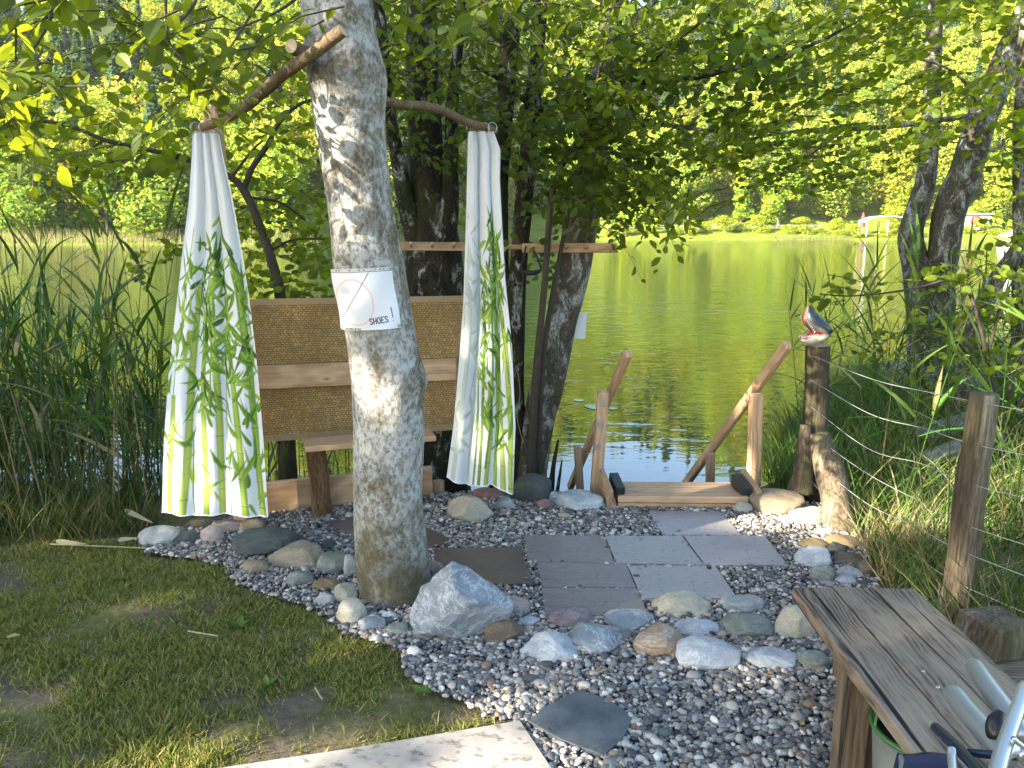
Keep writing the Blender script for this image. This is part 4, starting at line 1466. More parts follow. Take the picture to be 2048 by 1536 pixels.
# ------------------------------------------------------------------ coat rail on the dark trunks
A0, A1 = at(800, 492, 4.78), at(1012, 494, 4.86)
B0, B1 = at(1044, 496, 4.86), at(1234, 496, 4.92)
rail = empty("peg_rail", tuple((A1 + B0) / 2), "long pale wooden peg rail fixed across the dark trunks", "coat rail")
ph = 19 * mpp(A0)
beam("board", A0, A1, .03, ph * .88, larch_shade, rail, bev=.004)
beam("board", B0, B1, .03, ph, larch, rail, bev=.008)
beam("joining_strip", at(1000, 494, 4.895), at(1060, 494, 4.905), .02, ph * .5, larch_shade, rail)
for a0, a1, n_, ts in ((A0, A1, 5, (.1, .3, .5, .7, .9)), (B0, B1, 4, (.1, .28, .46, .66))):
    for t in ts:
        p = a0.lerp(a1, t)
        q = p + Vector((.012, -.085, .022))
        V, Fs = tube([(p.x, p.y - .012, p.z - .005, .008), (*q, .0085)], 5, 10)
        MB().add(V, Fs).build("peg", larch, rail, smooth=True)
p = at(1226, 497, 4.905)
V, Fs = tube([(p.x, p.y + .004, p.z, .012), (p.x, p.y - .004, p.z, .012)], 4, 14)
MB().add(V, Fs).build("knot", dark_post, rail)
# loop of dark webbing hanging from it
pts = [(1052, 492, 4.83, 4), (1046, 520, 4.82, 4), (1040, 540, 4.82, 5), (1052, 545, 4.82, 10), (1068, 545, 4.82, 9), (1082, 538, 4.82, 5), (1074, 515, 4.82, 4), (1064, 492, 4.83, 4)]
P = [(*at(a, b, c_), d_ * .5 * mpp(at(a, b, c_))) for a, b, c_, d_ in pts]
V, Fs = tube(P, 60, 8)
tag(MB().add(V, Fs).build("hanging_strap", flat_material("black_webbing", (.015, .015, .016), .7), origin=P[0][:3], smooth=True), "black strap loop hanging from the peg rail", "strap")

# ------------------------------------------------------------------ the paper sign wrapped on the trunk
def stroke_mask(U, Vv, pts, w, asp=1.0):
    m_ = np.full(U.shape, 9.0)
    for (x0, y0), (x1, y1) in zip(pts[:-1], pts[1:]):
        dx, dy = x1 - x0, y1 - y0
        L2 = dx * dx + dy * dy + 1e-12
        t = np.clip(((U - x0) * dx + (Vv - y0) * dy) / L2, 0, 1)
        m_ = np.minimum(m_, np.hypot(U - x0 - t * dx, Vv - y0 - t * dy))
    return np.clip((w - m_) / .006 + .5, 0, 1)


nu, nv = 210, 230
U, Vv = np.meshgrid(np.linspace(0, 1, nu), np.linspace(0, 1, nv))
C = np.full((nv, nu, 3), (.62, .615, .63), np.float32)


def ink(mask, col, a=1.0):
    global C
    k = (mask * a)[..., None]
    C = C * (1 - k) + np.array(col) * k


th = np.linspace(0, 2 * math.pi, 60)
ink(stroke_mask(U, Vv, list(zip(.31 + .30 * np.cos(th), .545 + .37 * np.sin(th))), .011), (.75, .36, .28), .85)
ink(stroke_mask(U, Vv, [(.607, .08), (.035, .84)], .008), (.10, .10, .13), .9)


def glyph(ch, x, y, w, h):
    G = {'S': [[(.95, .15), (.6, 0), (.15, .1), (.08, .3), (.45, .48), (.9, .65), (.85, .9), (.45, 1), (.05, .88)]],
         'H': [[(.08, 0), (.08, 1)], [(.9, 0), (.9, 1)], [(.08, .52), (.9, .5)]],
         'O': [[(.5 + .46 * math.cos(t), .5 + .5 * math.sin(t)) for t in np.linspace(0, 6.283, 22)]],
         'E': [[(.9, .02), (.1, 0), (.1, 1), (.92, .98)], [(.1, .5), (.75, .5)]]}[ch]
    for s in G:
        ink(stroke_mask(U, Vv, [(x + a * w, y + b * h) for a, b in s], .0095), (.05, .05, .10))


for i, ch in enumerate("SHOES"):
    glyph(ch, .500 + i * .064, .815 - .006 * i, .050, .095)
ink(stroke_mask(U, Vv, [(.885, .655), (.885, .815)], .008), (.06, .06, .11))
ink(stroke_mask(U, Vv, [(.885, .868), (.886, .870)], .008), (.06, .06, .11))
q = random.Random(4)
x = .10
while x < .33:
    ink(stroke_mask(U, Vv, [(x, .965 + .006 * q.random()), (x + .004, .985)], .006), (.05, .05, .05))
    x += .011 + .012 * q.random()
ink((Vv < .052).astype(float), (.46, .45, .44))
ink(((Vv > .052) & (Vv < .062)).astype(float), (.18, .17, .18))
for x, w in ((.10, .02), (.15, .012), (.31, .012), (.46, .016), (.54, .008), (.72, .006), (.80, .014), (.86, .008)):
    ink(stroke_mask(U, Vv, [(x, .026), (x + w, .026)], .010), (.06, .06, .07))
za, zb = at(740, 537, TY - .15).z, at(740, 660, TY - .15).z
S = np.zeros((nv, nu, 3))
for i in range(nv):
    z = za + (zb - za) * i / (nv - 1)
    x0, y0, r0 = trunk_at(z)
    vd = Vector((x0, y0, 0)).normalized()
    rt = Vector((vd.y, -vd.x, 0))
    s = -.985 + 1.53 * np.linspace(0, 1, nu)
    a = np.arcsin(np.clip(s, -.99, .99))
    rr = r0 * 1.045 + .007 + .003 * np.sin(np.linspace(0, 1, nu) * 9 + i * .03)
    S[i] = np.array([x0, y0, z])[None] + np.sin(a)[:, None] * np.array(rt)[None] * rr[:, None] - np.cos(a)[:, None] * np.array(vd)[None] * rr[:, None]
    S[i, :, 2] += .012 * (np.linspace(0, 1, nu) - .5)
sgn = empty("paper_sign", tuple(S[nv - 1, nu // 2]), "white paper sign reading SHOES with a crossed circle, pinned on the pale trunk", "sign")
N = NT("printed_paper")
c = N.n("Attribute", attribute_name="col").outputs["Color"]
paper_m = N.done(N.pbr(c, .55, N.bump(N.noise(N.coord("Object"), 16, 3), .15, .006), spec=.35))
MB().add(S.reshape(-1, 3), grid_faces(nv, nu)[:, ::-1], 0, C.reshape(-1, 3)).build("sheet", paper_m, sgn, smooth=True)
for (i, j) in ((int(nv * .955), int(nu * .965)), (4, int(nu * .975))):
    p = Vector(S[i, j])
    x0, y0, r0 = trunk_at(p.z)
    n_ = (p - Vector((x0, y0, p.z))).normalized()
    V, Fs = tube([(*(p - n_ * .004), .007), (*(p + n_ * .004), .0066)], 4, 14)
    MB().add(V, Fs).build("pin", ring_m, sgn, smooth=True)
# a second small sheet on the back of the leaning trunk
p = at(1161, 651, 5.06)
V, Fs = box_arrays(.075, .004, .175, .001)
a = math.radians(-4)
V = V @ np.array([[math.cos(a), 0, math.sin(a)], [0, 1, 0], [-math.sin(a), 0, math.cos(a)]])
tag(MB().add(V + np.array(p), Fs).build("small_notice", flat_material("notice_paper", (.62, .63, .62), .6, var=.06), origin=tuple(p)), "small blank white notice sticking out behind the leaning trunk", "notice")

# ------------------------------------------------------------------ bathing steps: landing, handrails
steps = empty("bathing_steps", (*gr(1365, 1000).xy, 0), "wooden bathing steps with two slanting handrails leading into the lake", "steps")
p0, p1 = gr(1238, 1020), gr(1498, 1022)
yb = p0.y
dirx = (p1 - p0).normalized()
diry = Vector((-.12, 1, 0)).normalized()
top_z = .085
for k, (d0, d1) in enumerate(((0.0, .088), (.092, .18), (.184, .27))):
    c0 = p0 + diry * ((d0 + d1) / 2)
    c1 = p1 + diry * ((d0 + d1) / 2)
    c0.z = c1.z = top_z - .02
    beam("tread_board", c0, c1, (d1 - d0), .04, larch, steps, bev=.006)
c0, c1 = p0 + diry * .03, p1 + diry * .03
c0.z = c1.z = top_z - .045 - .045
beam("riser_board", c0, c1, .03, .085, larch, steps, bev=.005)
for k in (1, 2, 3):
    c0 = p0 + diry * (.27 + .24 * k)
    c1 = p1 + diry * (.27 + .24 * k)
    c0.z = c1.z = top_z - .02 - .2 * k
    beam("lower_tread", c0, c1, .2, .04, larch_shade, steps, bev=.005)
for nm, pt in (("left", p0), ("right", p1)):
    s = -1 if nm == "left" else 1
    a0 = pt + dirx * (s * .035) - diry * (-.01)
    b0 = a0 + diry * 1.15
    a0.z, b0.z = .02, -.85
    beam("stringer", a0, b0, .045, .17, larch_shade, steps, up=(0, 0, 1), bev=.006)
    # cheek piece with its dark metal bracket at the landing
    q0 = pt + dirx * (s * .052) + diry * .0
    q1 = q0 + diry * .24
    q0.z, q1.z = .06, .12
    beam("cheek_board", q0, q1, .03, .13, larch_shade, steps, bev=.008)
    q0 = pt + dirx * (s * .002 - s * .012) + diry * .02
    q1 = q0 + diry * .17
    q0.z, q1.z = .095, .135
    beam("steel_bracket", q0, q1, .055, .075, flat_material("dark_bracket", (.03, .035, .034), .45, .3), steps, bev=.005)
# posts
def post(px0, py0, Yb, px1, py1, w, name="handrail_post", m=larch, z0=-.35):
    t_ = at(px0, py0, Yb)
    b_ = at(px1, py1, Yb)
    d_ = (t_ - b_).normalized()
    b_ = t_ - d_ * ((t_.z - z0) / d_.z)
    return beam(name, b_, t_, w, w, m, steps, up=(0, 1, 0), bev=.008)


post(1206, 783, 4.60, 1192, 980, .068)
post(1513, 788, 4.62, 1506, 985, .072)
post(1155, 893, 5.15, 1160, 975, .052, m=larch_shade)
post(1421, 905, 5.15, 1420, 985, .055, m=larch_shade)
for (pa, pb, w) in (((1257, 704, 4.48), (1140, 975, 5.6), .06), ((1577, 687, 4.42), (1368, 972, 5.6), .068)):
    A, B = at(*pa), at(*pb)
    beam("handrail", A, B, .045, w * .92, larch, steps, up=(0, 0, 1), bev=.014)
for zz in (.50, .36, .22):
    p = at(1206, 783, 4.60)
    V, Fs = box_arrays(.034, .002, .045, .0005)
    MB().add(V + np.array([p.x - .002 - (p.z - zz - .07) * .07, p.y - .0352, zz + .07]), Fs).build("metal_plate", ring_m, steps)
# ------------------------------------------------------------------ wire fence with its posts, shark head, stump
FY1, FY2 = 4.46, 2.96
top1 = at(1636, 690, FY1)
b1 = at(1626, 1005, FY1)
top2, b2 = at(1967, 787, FY2), at(1908, 1245, FY2)
fence = empty("wire_fence", ((b1.x + b2.x) / 2, (FY1 + FY2) / 2, 0), "low wire fence with a dark round post and a split grey post", "fence")
V, Fs = tube([(*top1, 23 * mpp(top1)), (*top1.lerp(b1, .5), 24 * mpp(top1)), (b1.x, b1.y, -.2, 25 * mpp(b1))], 40, 24, .04, 8, 1)
m = MB().add(V, Fs[:1])
m.add(V, Fs[1:], 1)
m.build("round_post", [dark_post, cut_m], fence, smooth=True)
P2 = [(*top2, .052), (*top2.lerp(b2, .3), .055), (*top2.lerp(b2, .7), .060), (b2.x - .01, b2.y, -.2, .064)]
V, Fs = tube(P2, 46, 20, .16, 7, 4)
MB().add(V, Fs).build("split_post", post_wood, fence, smooth=True)
wire_m = flat_material("galvanised_wire", (.42, .41, .39), .4, .6, var=.1)
hs1 = [.885, .74, .586, .42, .27, .14, .04]
hs2 = [.94, .77, .607, .434, .32, .18, .05]
for k, (h1, h2) in enumerate(zip(hs1, hs2)):
    t1 = (top1.z - h1) / (top1.z - b1.z)
    a = top1.lerp(b1, t1) + Vector((-.055, -.03, 0))
    t2 = (top2.z - h2) / (top2.z - b2.z)
    b = top2.lerp(b2, t2) + Vector((-.01, -.062, 0))
    c = b + Vector((.62, -1.05, .01 + .05 * math.sin(k)))
    mid = a.lerp(b, .45) + Vector((0, 0, -.035 - .02 * ((k * 37) % 3)))
    q = a.lerp(b, .75) + Vector((0, 0, -.02))
    V, Fs = tube([(*a, .0018), (*mid, .0018), (*q, .0018), (*b, .0018), (*b.lerp(c, .5), .0018), (*c, .0018)], 60, 5)
    MB().add(V, Fs).build("wire", wire_m, fence, smooth=True)

# leaning split stump behind the border stones
A, B = at(1640, 868, 4.25), at(1690, 1075, 3.95)
lean = [(*A, .055), (*A.lerp(B, .25), .075), (*A.lerp(B, .6), .085), (*A.lerp(B, 1.0), .095)]
V, Fs = tube(lean, 50, 22, .22, 6, 9)
V = np.array(V)
tag(MB().add(V, Fs).build("leaning_stump", post_wood, origin=tuple(B), smooth=True), "split old tree stump leaning against the shark topped post", "stump")
A, B = at(1612, 850, 4.4), at(1604, 985, 4.36)
V, Fs = tube([(*A, .03), (*A.lerp(B, .4), .045), (*B, .075)], 24, 16, .35, 9, 2)
tag(MB().add(V, Fs).build("root_stub", post_wood, origin=tuple(B), smooth=True), "ragged root stub at the foot of the round post", "stump")

# shark head on the post
SY = 4.43


def S2(cx, cy, dy=0.0):
    """crop pixel of the shark close-up -> place"""
    p = at(1550 + cx / 11.82, 590 + cy / 11.82, SY)
    return np.array([p.x, p.y + dy, p.z])


sh = empty("shark_head", tuple(S2(960, 1180)), "toy shark head with open red mouth on top of the round post", "figure")
u_m = mpp(at(1630, 650, SY)) / 11.82
tip, hinge = S2(790, 240), S2(1240, 830)
top_c = [S2(1270, 875), S2(1175, 830), S2(1060, 745), S2(950, 665), S2(850, 580), S2(785, 470), S2(770, 370), S2(785, 280), S2(794, 238)]
ra = [x * u_m for x in (95, 150, 185, 200, 198, 170, 120, 58, 10)]
rb = [x * u_m for x in (150, 205, 235, 240, 225, 185, 130, 66, 12)]
axis = norm(np.array(tip) - np.array(top_c[0]))
axA = norm(np.cross(np.array([0, 1.0, 0]), axis))
if axA[0] < 0:
    axA = -axA
V, Fs = loft(top_c, ra, rb, axA, (0, 1, 0), 24)
nrmv = []
a = np.linspace(0, 2 * math.pi, 24, endpoint=False)
cosv = np.concatenate([np.tile(np.cos(a), len(top_c)), [0, 0]])
sinv = np.concatenate([np.tile(np.sin(a), len(top_c)), [0, 0]])
k = np.clip((cosv + .50) / .40, 0, 1)[:, None]
col = np.array([.30, .27, .21]) * (1 - k) + np.array([.018, .028, .045]) * k
dark = cosv[:, None] < -.80
col = np.where(dark, np.array([.30, .06, .04]), col)
N = NT("shark_paint")
shark_m = N.done(N.pbr(N.n("Attribute", attribute_name="col").outputs[0], .28, N.bump(N.noise(N.coord(), 60, 4), .2, .003), spec=.55))
MB().add(V, Fs, 0, col).build("upper_jaw", shark_m, sh, smooth=True)
low_c = [S2(1200, 950), S2(1080, 985), S2(950, 1020), S2(820, 1060), S2(700, 1085), S2(610, 1070), S2(570, 1050)]
ra = [x * u_m for x in (85, 125, 140, 130, 95, 50, 12)]
rb = [x * u_m for x in (180, 235, 240, 200, 150, 90, 20)]
axis = norm(np.array(low_c[-1]) - np.array(low_c[0]))
axL = norm(np.cross(np.array([0, 1.0, 0]), axis))
if axL[2] < 0:
    axL = -axL
V, Fs = loft(low_c, ra, rb, axL, (0, 1, 0), 24)
cosv = np.concatenate([np.tile(np.cos(a), len(low_c)), [0, 0]])
col = np.where((cosv > .55)[:, None], np.array([.50, .10, .09]), np.array([.36, .32, .24]))
MB().add(V, Fs, 0, col).build("lower_jaw", shark_m, sh, smooth=True)
V, Fs = loft([S2(1130, 800), S2(1000, 850), S2(880, 880), S2(800, 930), S2(740, 985)], [x * u_m for x in (40, 90, 95, 60, 14)], [x * u_m for x in (120, 170, 150, 100, 30)], axL, (0, 1, 0), 16)
MB().add(V, Fs).build("tongue", flat_material("mouth_red", (.45, .05, .05), .35, var=.3, scale=60), sh, smooth=True)
m = MB()
for k in range(9):
    t = k / 8
    for side in (-1, 1):
        b0 = S2(668 + 190 * t, 500 + 320 * t, side * (.034 + .022 * t))
        tp = b0 + np.array([-.007, 0, -.014])
        V, Fs = tube([(*b0, .0048), (*tp, .0006)], 3, 6)
        m.add(V, Fs)
        b0 = S2(610 + 330 * t, 1010 - 60 * t, side * (.022 + .026 * t))
        tp = b0 + np.array([-.002, 0, .014])
        V, Fs = tube([(*b0, .0042), (*tp, .0006)], 3, 6)
        m.add(V, Fs)
m.build("teeth", flat_material("tooth_white", (.72, .68, .58), .35, var=.05), sh, smooth=True)
for side in (-1, 1):
    p = S2(925, 500, side * .040)
    V, Fs = tube([(p[0], p[1] + side * .004, p[2], .0085), (p[0], p[1] - side * -.006, p[2], .004)], 4, 10)
    MB().add(V, Fs).build("eye", flat_material("shark_eye", (.01, .01, .012), .15), sh, smooth=True)

# old grey planks lying in the grass behind the fence
A, B = at(1835, 872, 5.5), at(1990, 822, 5.9)
tag(beam("grey_plank", A, B, .22, .03, grey_wood, bev=.004, irregular=.004), "old grey plank lying tilted in the grass behind the wires", "plank", "old planks in the grass")
A, B = at(1850, 918, 4.9), at(1940, 885, 5.05)
tag(beam("grey_plank", A, B, .14, .03, grey_wood, bev=.004, irregular=.004), "short grey plank half hidden by grass below the tilted plank", "plank", "old planks in the grass")

# ------------------------------------------------------------------ weathered bench in the right corner
bz = .45
bench = empty("weathered_bench", (1.09, 1.6, 0), "weathered grey plank bench in the right foreground", "bench")
Yf, Yn = 2.345, .75
def bx(px, z=bz, Y=Yf):
    return at(px, 1175, Y).x
xl, xr = gr(1586, 1176, bz).x, gr(1826, 1173, bz).x
ws = (xr - xl - .012) / 3
x = xl
for k, yy in enumerate((Yf, Yf + .004, Yf - .003)):
    beam("plank", (x + ws / 2 - .03, Yn, bz - .019), (x + ws / 2, yy, bz - .019), ws, .038, old_wood, bench, bev=.005, irregular=.003)
    x += ws + .006
for (yy) in (1.98, 1.0):
    lz = bz - .04
    for xx, w in ((xl + .055, .075), (xl + .13, .05), (xr - .06, .075)):
        beam("leg", (xx, yy + (0.03 if w == .05 else 0), -.02), (xx, yy + (0.03 if w == .05 else 0), lz - (.0 if w > .06 else 0)), w, .07, old_leg, bench, up=(0, 1, 0), bev=.006, irregular=.003)
    beam("cross_rail", (xl + .02, yy + .055, lz - .045), (xr - .02, yy + .055, lz - .045), .035, .09, old_leg, bench, bev=.005)
for (sx, sy) in ((1218, 855), (1322, 965)):
    p = gr(1500 + sx / 3.523, 1100 + sy / 3.523, bz + .001)
    V, Fs = tube([(p.x, p.y, bz - .002, .006), (p.x, p.y, bz + .003, .0055)], 3, 12)
    MB().add(V, Fs).build("screw_plate", ring_m, bench, smooth=True)

# bucket under the bench
bc = Vector((xl + .20, 1.86, 0))
bk = empty("garden_bucket", bc, "grey plastic bucket with a green rim standing under the weathered bench", "bucket")
prof = [(.0, .105), (.02, .11), (.27, .132), (.27, .126), (.03, .10)]
a = np.linspace(0, 2 * math.pi, 40, endpoint=False)
V = np.concatenate([np.stack([bc.x + r_ * np.cos(a), bc.y + r_ * np.sin(a), np.full(40, z_)], -1) for z_, r_ in prof] + [np.array([[bc.x, bc.y, .03]])])
Fs = [grid_faces(5, 40, True), np.stack([np.full(40, 200), 160 + np.arange(40), 160 + (np.arange(40) + 1) % 40], -1)]
N = NT("bucket_plastic")
z_ = N.n("SeparateXYZ", {0: N.n("TexCoord").outputs["Object"]}).outputs[2]
cc = N.ramp(N.noise(N.coord(), 9, 3), (.3, (.12, .125, .10)), (.7, (.18, .18, .15)))
bucket_m = N.done(N.pbr(cc, .5))
MB().add(V, Fs).build("shell", bucket_m, bk, smooth=True)
green_m = flat_material("green_plastic", (.05, .14, .035), .4, var=.1)
V, Fs = tube([(bc.x + .133 * math.cos(t), bc.y + .133 * math.sin(t), .272, .008) for t in np.linspace(0, 2 * math.pi, 33)], 64, 8, cap=False)
MB().add(V, Fs).build("rim", green_m, bk, smooth=True)
V, Fs = tube([(bc.x - .135 * math.cos(t), bc.y + .05 * math.sin(t), .265 + .10 * math.sin(t), .004) for t in np.linspace(0, math.pi, 15)], 40, 6)
MB().add(V, Fs).build("handle", green_m, bk, smooth=True)
V, Fs = loft([(bc.x, bc.y, .20), (bc.x, bc.y, .25)], [.118, .118], [.118, .118], (1, 0, 0), (0, 1, 0), 24)  # near-black disc painting in the shade inside the bucket
MB().add(V, Fs).build("inner_shade", flat_material("bucket_inner_shade", (.008, .009, .008), .9), bk)

# log block on a low dark plank right of the bench
c = at(1990, 1266, 2.30)
V, Fs = box_arrays(.185, .15, .115, .012, 3)
V = np.array([v_ + np.array([noise.noise(Vector(v_ * 9)), noise.noise(Vector(v_ * 9 + 5)), 0]) * .02 for v_ in V])
V[:, 0] *= 1 - .12 * (V[:, 2] > 0)
ag = .28
V = V @ np.array([[math.cos(ag), math.sin(ag), 0], [-math.sin(ag), math.cos(ag), 0], [0, 0, 1]])
c.z = max(c.z, .3)
tag(MB().add(V + np.array(c), Fs).build("wood_block", post_wood, origin=tuple(c)), "chunky sawn wood block behind the bench at the right edge", "block")
zb_ = c.z - .062
lowb = empty("low_plank_seat", (c.x + .1, 2.1, 0), "dark low plank seat under the wood block at the right edge", "bench")
for k in range(3):
    beam("plank", (c.x - .35, 2.33 - .125 * k, zb_ - .018), (c.x + .8, 2.33 - .125 * k, zb_ - .018), .12, .034, old_wood, lowb, bev=.004, irregular=.003)
for xx in (c.x - .2, c.x + .5):
    beam("leg", (xx, 2.2, -.02), (xx, 2.2, zb_ - .038), .09, .2, old_wood, lowb, up=(0, 1, 0))

# folding chair poking into the right corner
chair = empty("folding_chair", tuple(at(1980, 1536, 1.05) - Vector((0, 0, .2))), "folded camping chair with silver tubes and navy cloth at the right edge", "chair")
alu = flat_material("brushed_aluminium", (.58, .60, .60), .38, .85, var=.08, scale=8)
arm_m = flat_material("silver_plastic_arm", (.36, .37, .37), .36, .7, var=.06, scale=5)
navy_m = flat_material("navy_tube", (.012, .022, .045), .3, .2, var=.2)
cloth_m = flat_material("navy_cloth", (.022, .028, .065), .85, var=.25, scale=200, bump=.3)
blk_m = flat_material("black_joint", (.012, .012, .013), .35)


def ctube(name, pts, m, flat=None, n=30, seg=16):
    P = [(*at(a_, b_, c_), d_ * .5 * mpp(at(a_, b_, c_))) for a_, b_, c_, d_ in pts]
    V, Fs = tube(P, n, seg)
    return MB().add(V, Fs).build(name, m, chair, smooth=True)


ctube("armrest", [(1946, 1322, 1.52, 16), (1950, 1334, 1.50, 33), (1975, 1372, 1.42, 38), (2018, 1432, 1.32, 42), (2046, 1478, 1.26, 44)], arm_m)
ctube("armrest", [(1903, 1374, 1.42, 16), (1908, 1388, 1.40, 38), (1935, 1424, 1.33, 42), (1975, 1470, 1.25, 46), (2010, 1520, 1.18, 48)], arm_m)
ctube("frame_tube", [(1871, 1455, 1.30, 20), (1900, 1482, 1.24, 22), (1930, 1512, 1.18, 23), (1968, 1552, 1.1, 25)], navy_m)
ctube("frame_tube", [(1938, 1505, 1.2, 16), (1990, 1510, 1.17, 17), (2060, 1513, 1.15, 18)], navy_m)
ctube("upright_tube", [(2052, 1372, 1.22, 26), (2030, 1432, 1.16, 28), (2006, 1500, 1.1, 30), (1990, 1560, 1.05, 32)], alu)
ctube("side_tube", [(2050, 1512, 1.12, 30), (2030, 1500, 1.13, 28), (2005, 1512, 1.1, 28), (1992, 1560, 1.05, 28)], alu)
ctube("joint", [(2002, 1424, 1.24, 18), (1992, 1445, 1.23, 34), (1992, 1470, 1.22, 36), (2000, 1488, 1.21, 18)], blk_m)
ctube("screw", [(2026, 1476, 1.10, 10), (2034, 1484, 1.10, 11), (2050, 1496, 1.10, 9)], alu)
ctube("bracket", [(1903, 1498, 1.19, 16), (1905, 1520, 1.17, 18), (1908, 1556, 1.12, 18)], alu)
Vc = []
for i, (xa, xb) in enumerate(((1812, 1905), (1806, 1912), (1800, 1925))):
    for j in range(8):
        Vc.append(at(xa + (xb - xa) * j / 7, 1508 + i * 24 + 2 * math.sin(j), 1.28 - .03 * i))
V = np.array([tuple(p) for p in Vc])
MB().add(np.concatenate([V, V + [0, .03, -.02]]), [grid_faces(3, 8), grid_faces(3, 8) + 24, np.array([[j, j + 1, 25 + j, 24 + j] for j in range(7)])]).build("cloth", cloth_m, chair, smooth=True)
ctube("front_rail", [(1806, 1514, 1.30, 17), (1808, 1536, 1.27, 20), (1800, 1570, 1.22, 20)], arm_m)

# ------------------------------------------------------------------ trees and sprays of leaves
def pxpath(pts):
    out = []
    for px, py, Yd, w in pts:
        p = at(px, py, Yd)
        out.append((p.x, p.y, p.z, w * .5 * mpp(p)))
    return out


def add_limb(m, pts, n=40, seg=14, bump=.06, seed=0, scale=7):
    V, Fs = tube(pxpath(pts) if len(pts[0]) == 4 and pts[0][0] > 30 or pts[0][0] < -30 or pts[0][1] > 30 else pts, n, seg, bump, scale, seed)
    m.add(V, Fs)


def spray(leaf_mb, pos, d, length, nl, size, kind, droop, flat=.5, twig=True):
    """one twig with leaves set alternately along it, lying roughly level"""
    d = Vector(d).normalized()
    t = (np.arange(nl) + .6) / nl
    ax = np.array(d)
    P = np.array(pos)[None] + ax[None] * (t * length)[:, None] + np.array([0, 0, -1.0])[None] * (droop * length * t ** 2)[:, None]
    side = norm(np.cross(ax, [0, 0, 1.0]) + 1e-6)
    sgn = np.where(np.arange(nl) % 2 == 0, 1, -1)[:, None]
    ld = ax[None] * .55 + side[None] * sgn * .85 + rng.normal(size=(nl, 3)) * .28 + np.array([0, 0, -.25 - droop * .5])
    ld[-1] = ax + np.array([0, 0, -.3])
    nr = np.array([0, -.40, .85]) + rng.normal(size=(nl, 3)) * (flat * 1.15)
    s = size * (.65 + .5 * rng.random(nl)) * (1 - .25 * (t > .9))
    place_leaves(leaf_mb, kind, P, ld, nr, s, 0, None, .85 + .2 * rng.random())
    if twig:
        q = np.concatenate([np.array(pos)[None], P[1::3]])
        if len(q) < 2:
            return
        pts = np.concatenate([q, np.linspace(.0034, .0010, len(q))[:, None]], 1)
        V, Fs = tube(pts, max(4, len(q)), 4, cap=False)
        leaf_mb.add(V, Fs, 1)


def canopy(m, poly, n, Yr, size, kind, length=(.3, .6), nl=(8, 14), droop=(.1, .5), ybias=1.0, flat=.5, az=None):
    pts = sample_poly(poly, n)
    for px, py in pts:
        Yd = Yr[0] + (Yr[1] - Yr[0]) * random.random() ** ybias
        p = at(px, py, Yd)
        a = random.uniform(0, 6.283) if az is None else random.gauss(az, .7)
        L = random.uniform(*length)
        d = (math.cos(a), math.sin(a), random.gauss(-.12, .2))
        pos = np.array(p) - np.array(d) * L * .5
        spray(m, pos, d, L, random.randint(*nl), size, kind, random.uniform(*droop), flat)


def crown_cloud(m, centre, rad, n, size, kind='lo'):
    """leaf mass out of the picture"""
    dirs = norm(rng.normal(size=(n, 3)))
    P = np.array(centre) + dirs * np.array(rad) * (rng.random((n, 1)) ** .35)
    place_leaves(m, kind, P, rng.normal(size=(n, 3)), np.array([0, 0, 1.0]) + rng.normal(size=(n, 3)) * .6, size * (.7 + .6 * rng.random(n)))


# crown of the pale tree: near sprays top left and a little above the frame
m = MB()
canopy(m, [(-60, -150), (470, -150), (440, 60), (300, 70), (180, 60), (120, 150), (-60, 130)], 28, (2.2, 3.0), .078, 'oval', (.30, .5), (7, 11), (.3, .9))
canopy(m, [(-60, -10), (70, -10), (70, 160), (20, 190), (-60, 240)], 12, (2.1, 2.7), .078, 'oval', (.30, .5), (7, 11), (.3, .9))
canopy(m, [(300, -20), (560, -40), (560, 60), (480, 120), (420, 170), (330, 180), (310, 70)], 15, (2.5, 3.2), .078, 'oval', (.25, .45), (7, 10), (.3, .9))
canopy(m, [(440, 0), (610, 0), (600, 90), (520, 140), (450, 130)], 9, (3.0, 3.8), .072, 'oval', (.25, .45), (7, 10), (.3, .8))
canopy(m, [(720, -120), (1300, -120), (1280, 20), (760, 10)], 26, (2.9, 3.8), .075, 'oval', (.3, .5), (8, 12), (.2, .6))
canopy(m, [(300, 90), (470, 80), (440, 190), (320, 200)], 4, (2.6, 3.0), .075, 'oval', (.25, .4), (7, 9), (.4, .9))
crown_cloud(m, (-.4, 3.6, 5.4), (2.8, 2.2, 1.3), 2600, .11)
for pts in ([(430, -90, 2.8, 10), (380, 20, 2.75, 7), (330, 60, 2.7, 4)], [(120, -60, 2.5, 9), (100, 40, 2.45, 6), (60, 110, 2.4, 4)], [(330, -40, 2.7, 6), (338, 80, 2.68, 4), (380, 130, 2.66, 3)], [(560, -60, 3.0, 7), (470, 80, 2.9, 4), (450, 110, 2.9, 3)],
            [(620, -30, 3.1, 10), (560, 20, 3.2, 6), (470, 60, 3.4, 4)]):
    V, Fs = tube(pxpath(pts), 24, 7, .05, 9)
    m.add(V, Fs, 1)
m.build("crown", [leaf_big, twig_m], pale_tree)

# the group of dark trunks in the middle, each stem a tree of its own
GT = "dark trunks growing together at the water's edge"
CROWNS = {}


def tree(name, base, label, limbs, bark, group=None, seg=22, rings=70):
    e = empty(name, base, label, "tree", group)
    m = MB()
    for i, pts in enumerate(limbs):
        thick = max(p[3] for p in pts)
        V, Fs = tube(pxpath(pts), rings if thick > 25 else 40, seg if thick > 25 else 8, .10 if thick > 25 else .06, 5 if thick > 25 else 10, i * 3.3 + len(label))
        m.add(V, Fs)
    m.build("trunk", bark, e, smooth=True)
    return e


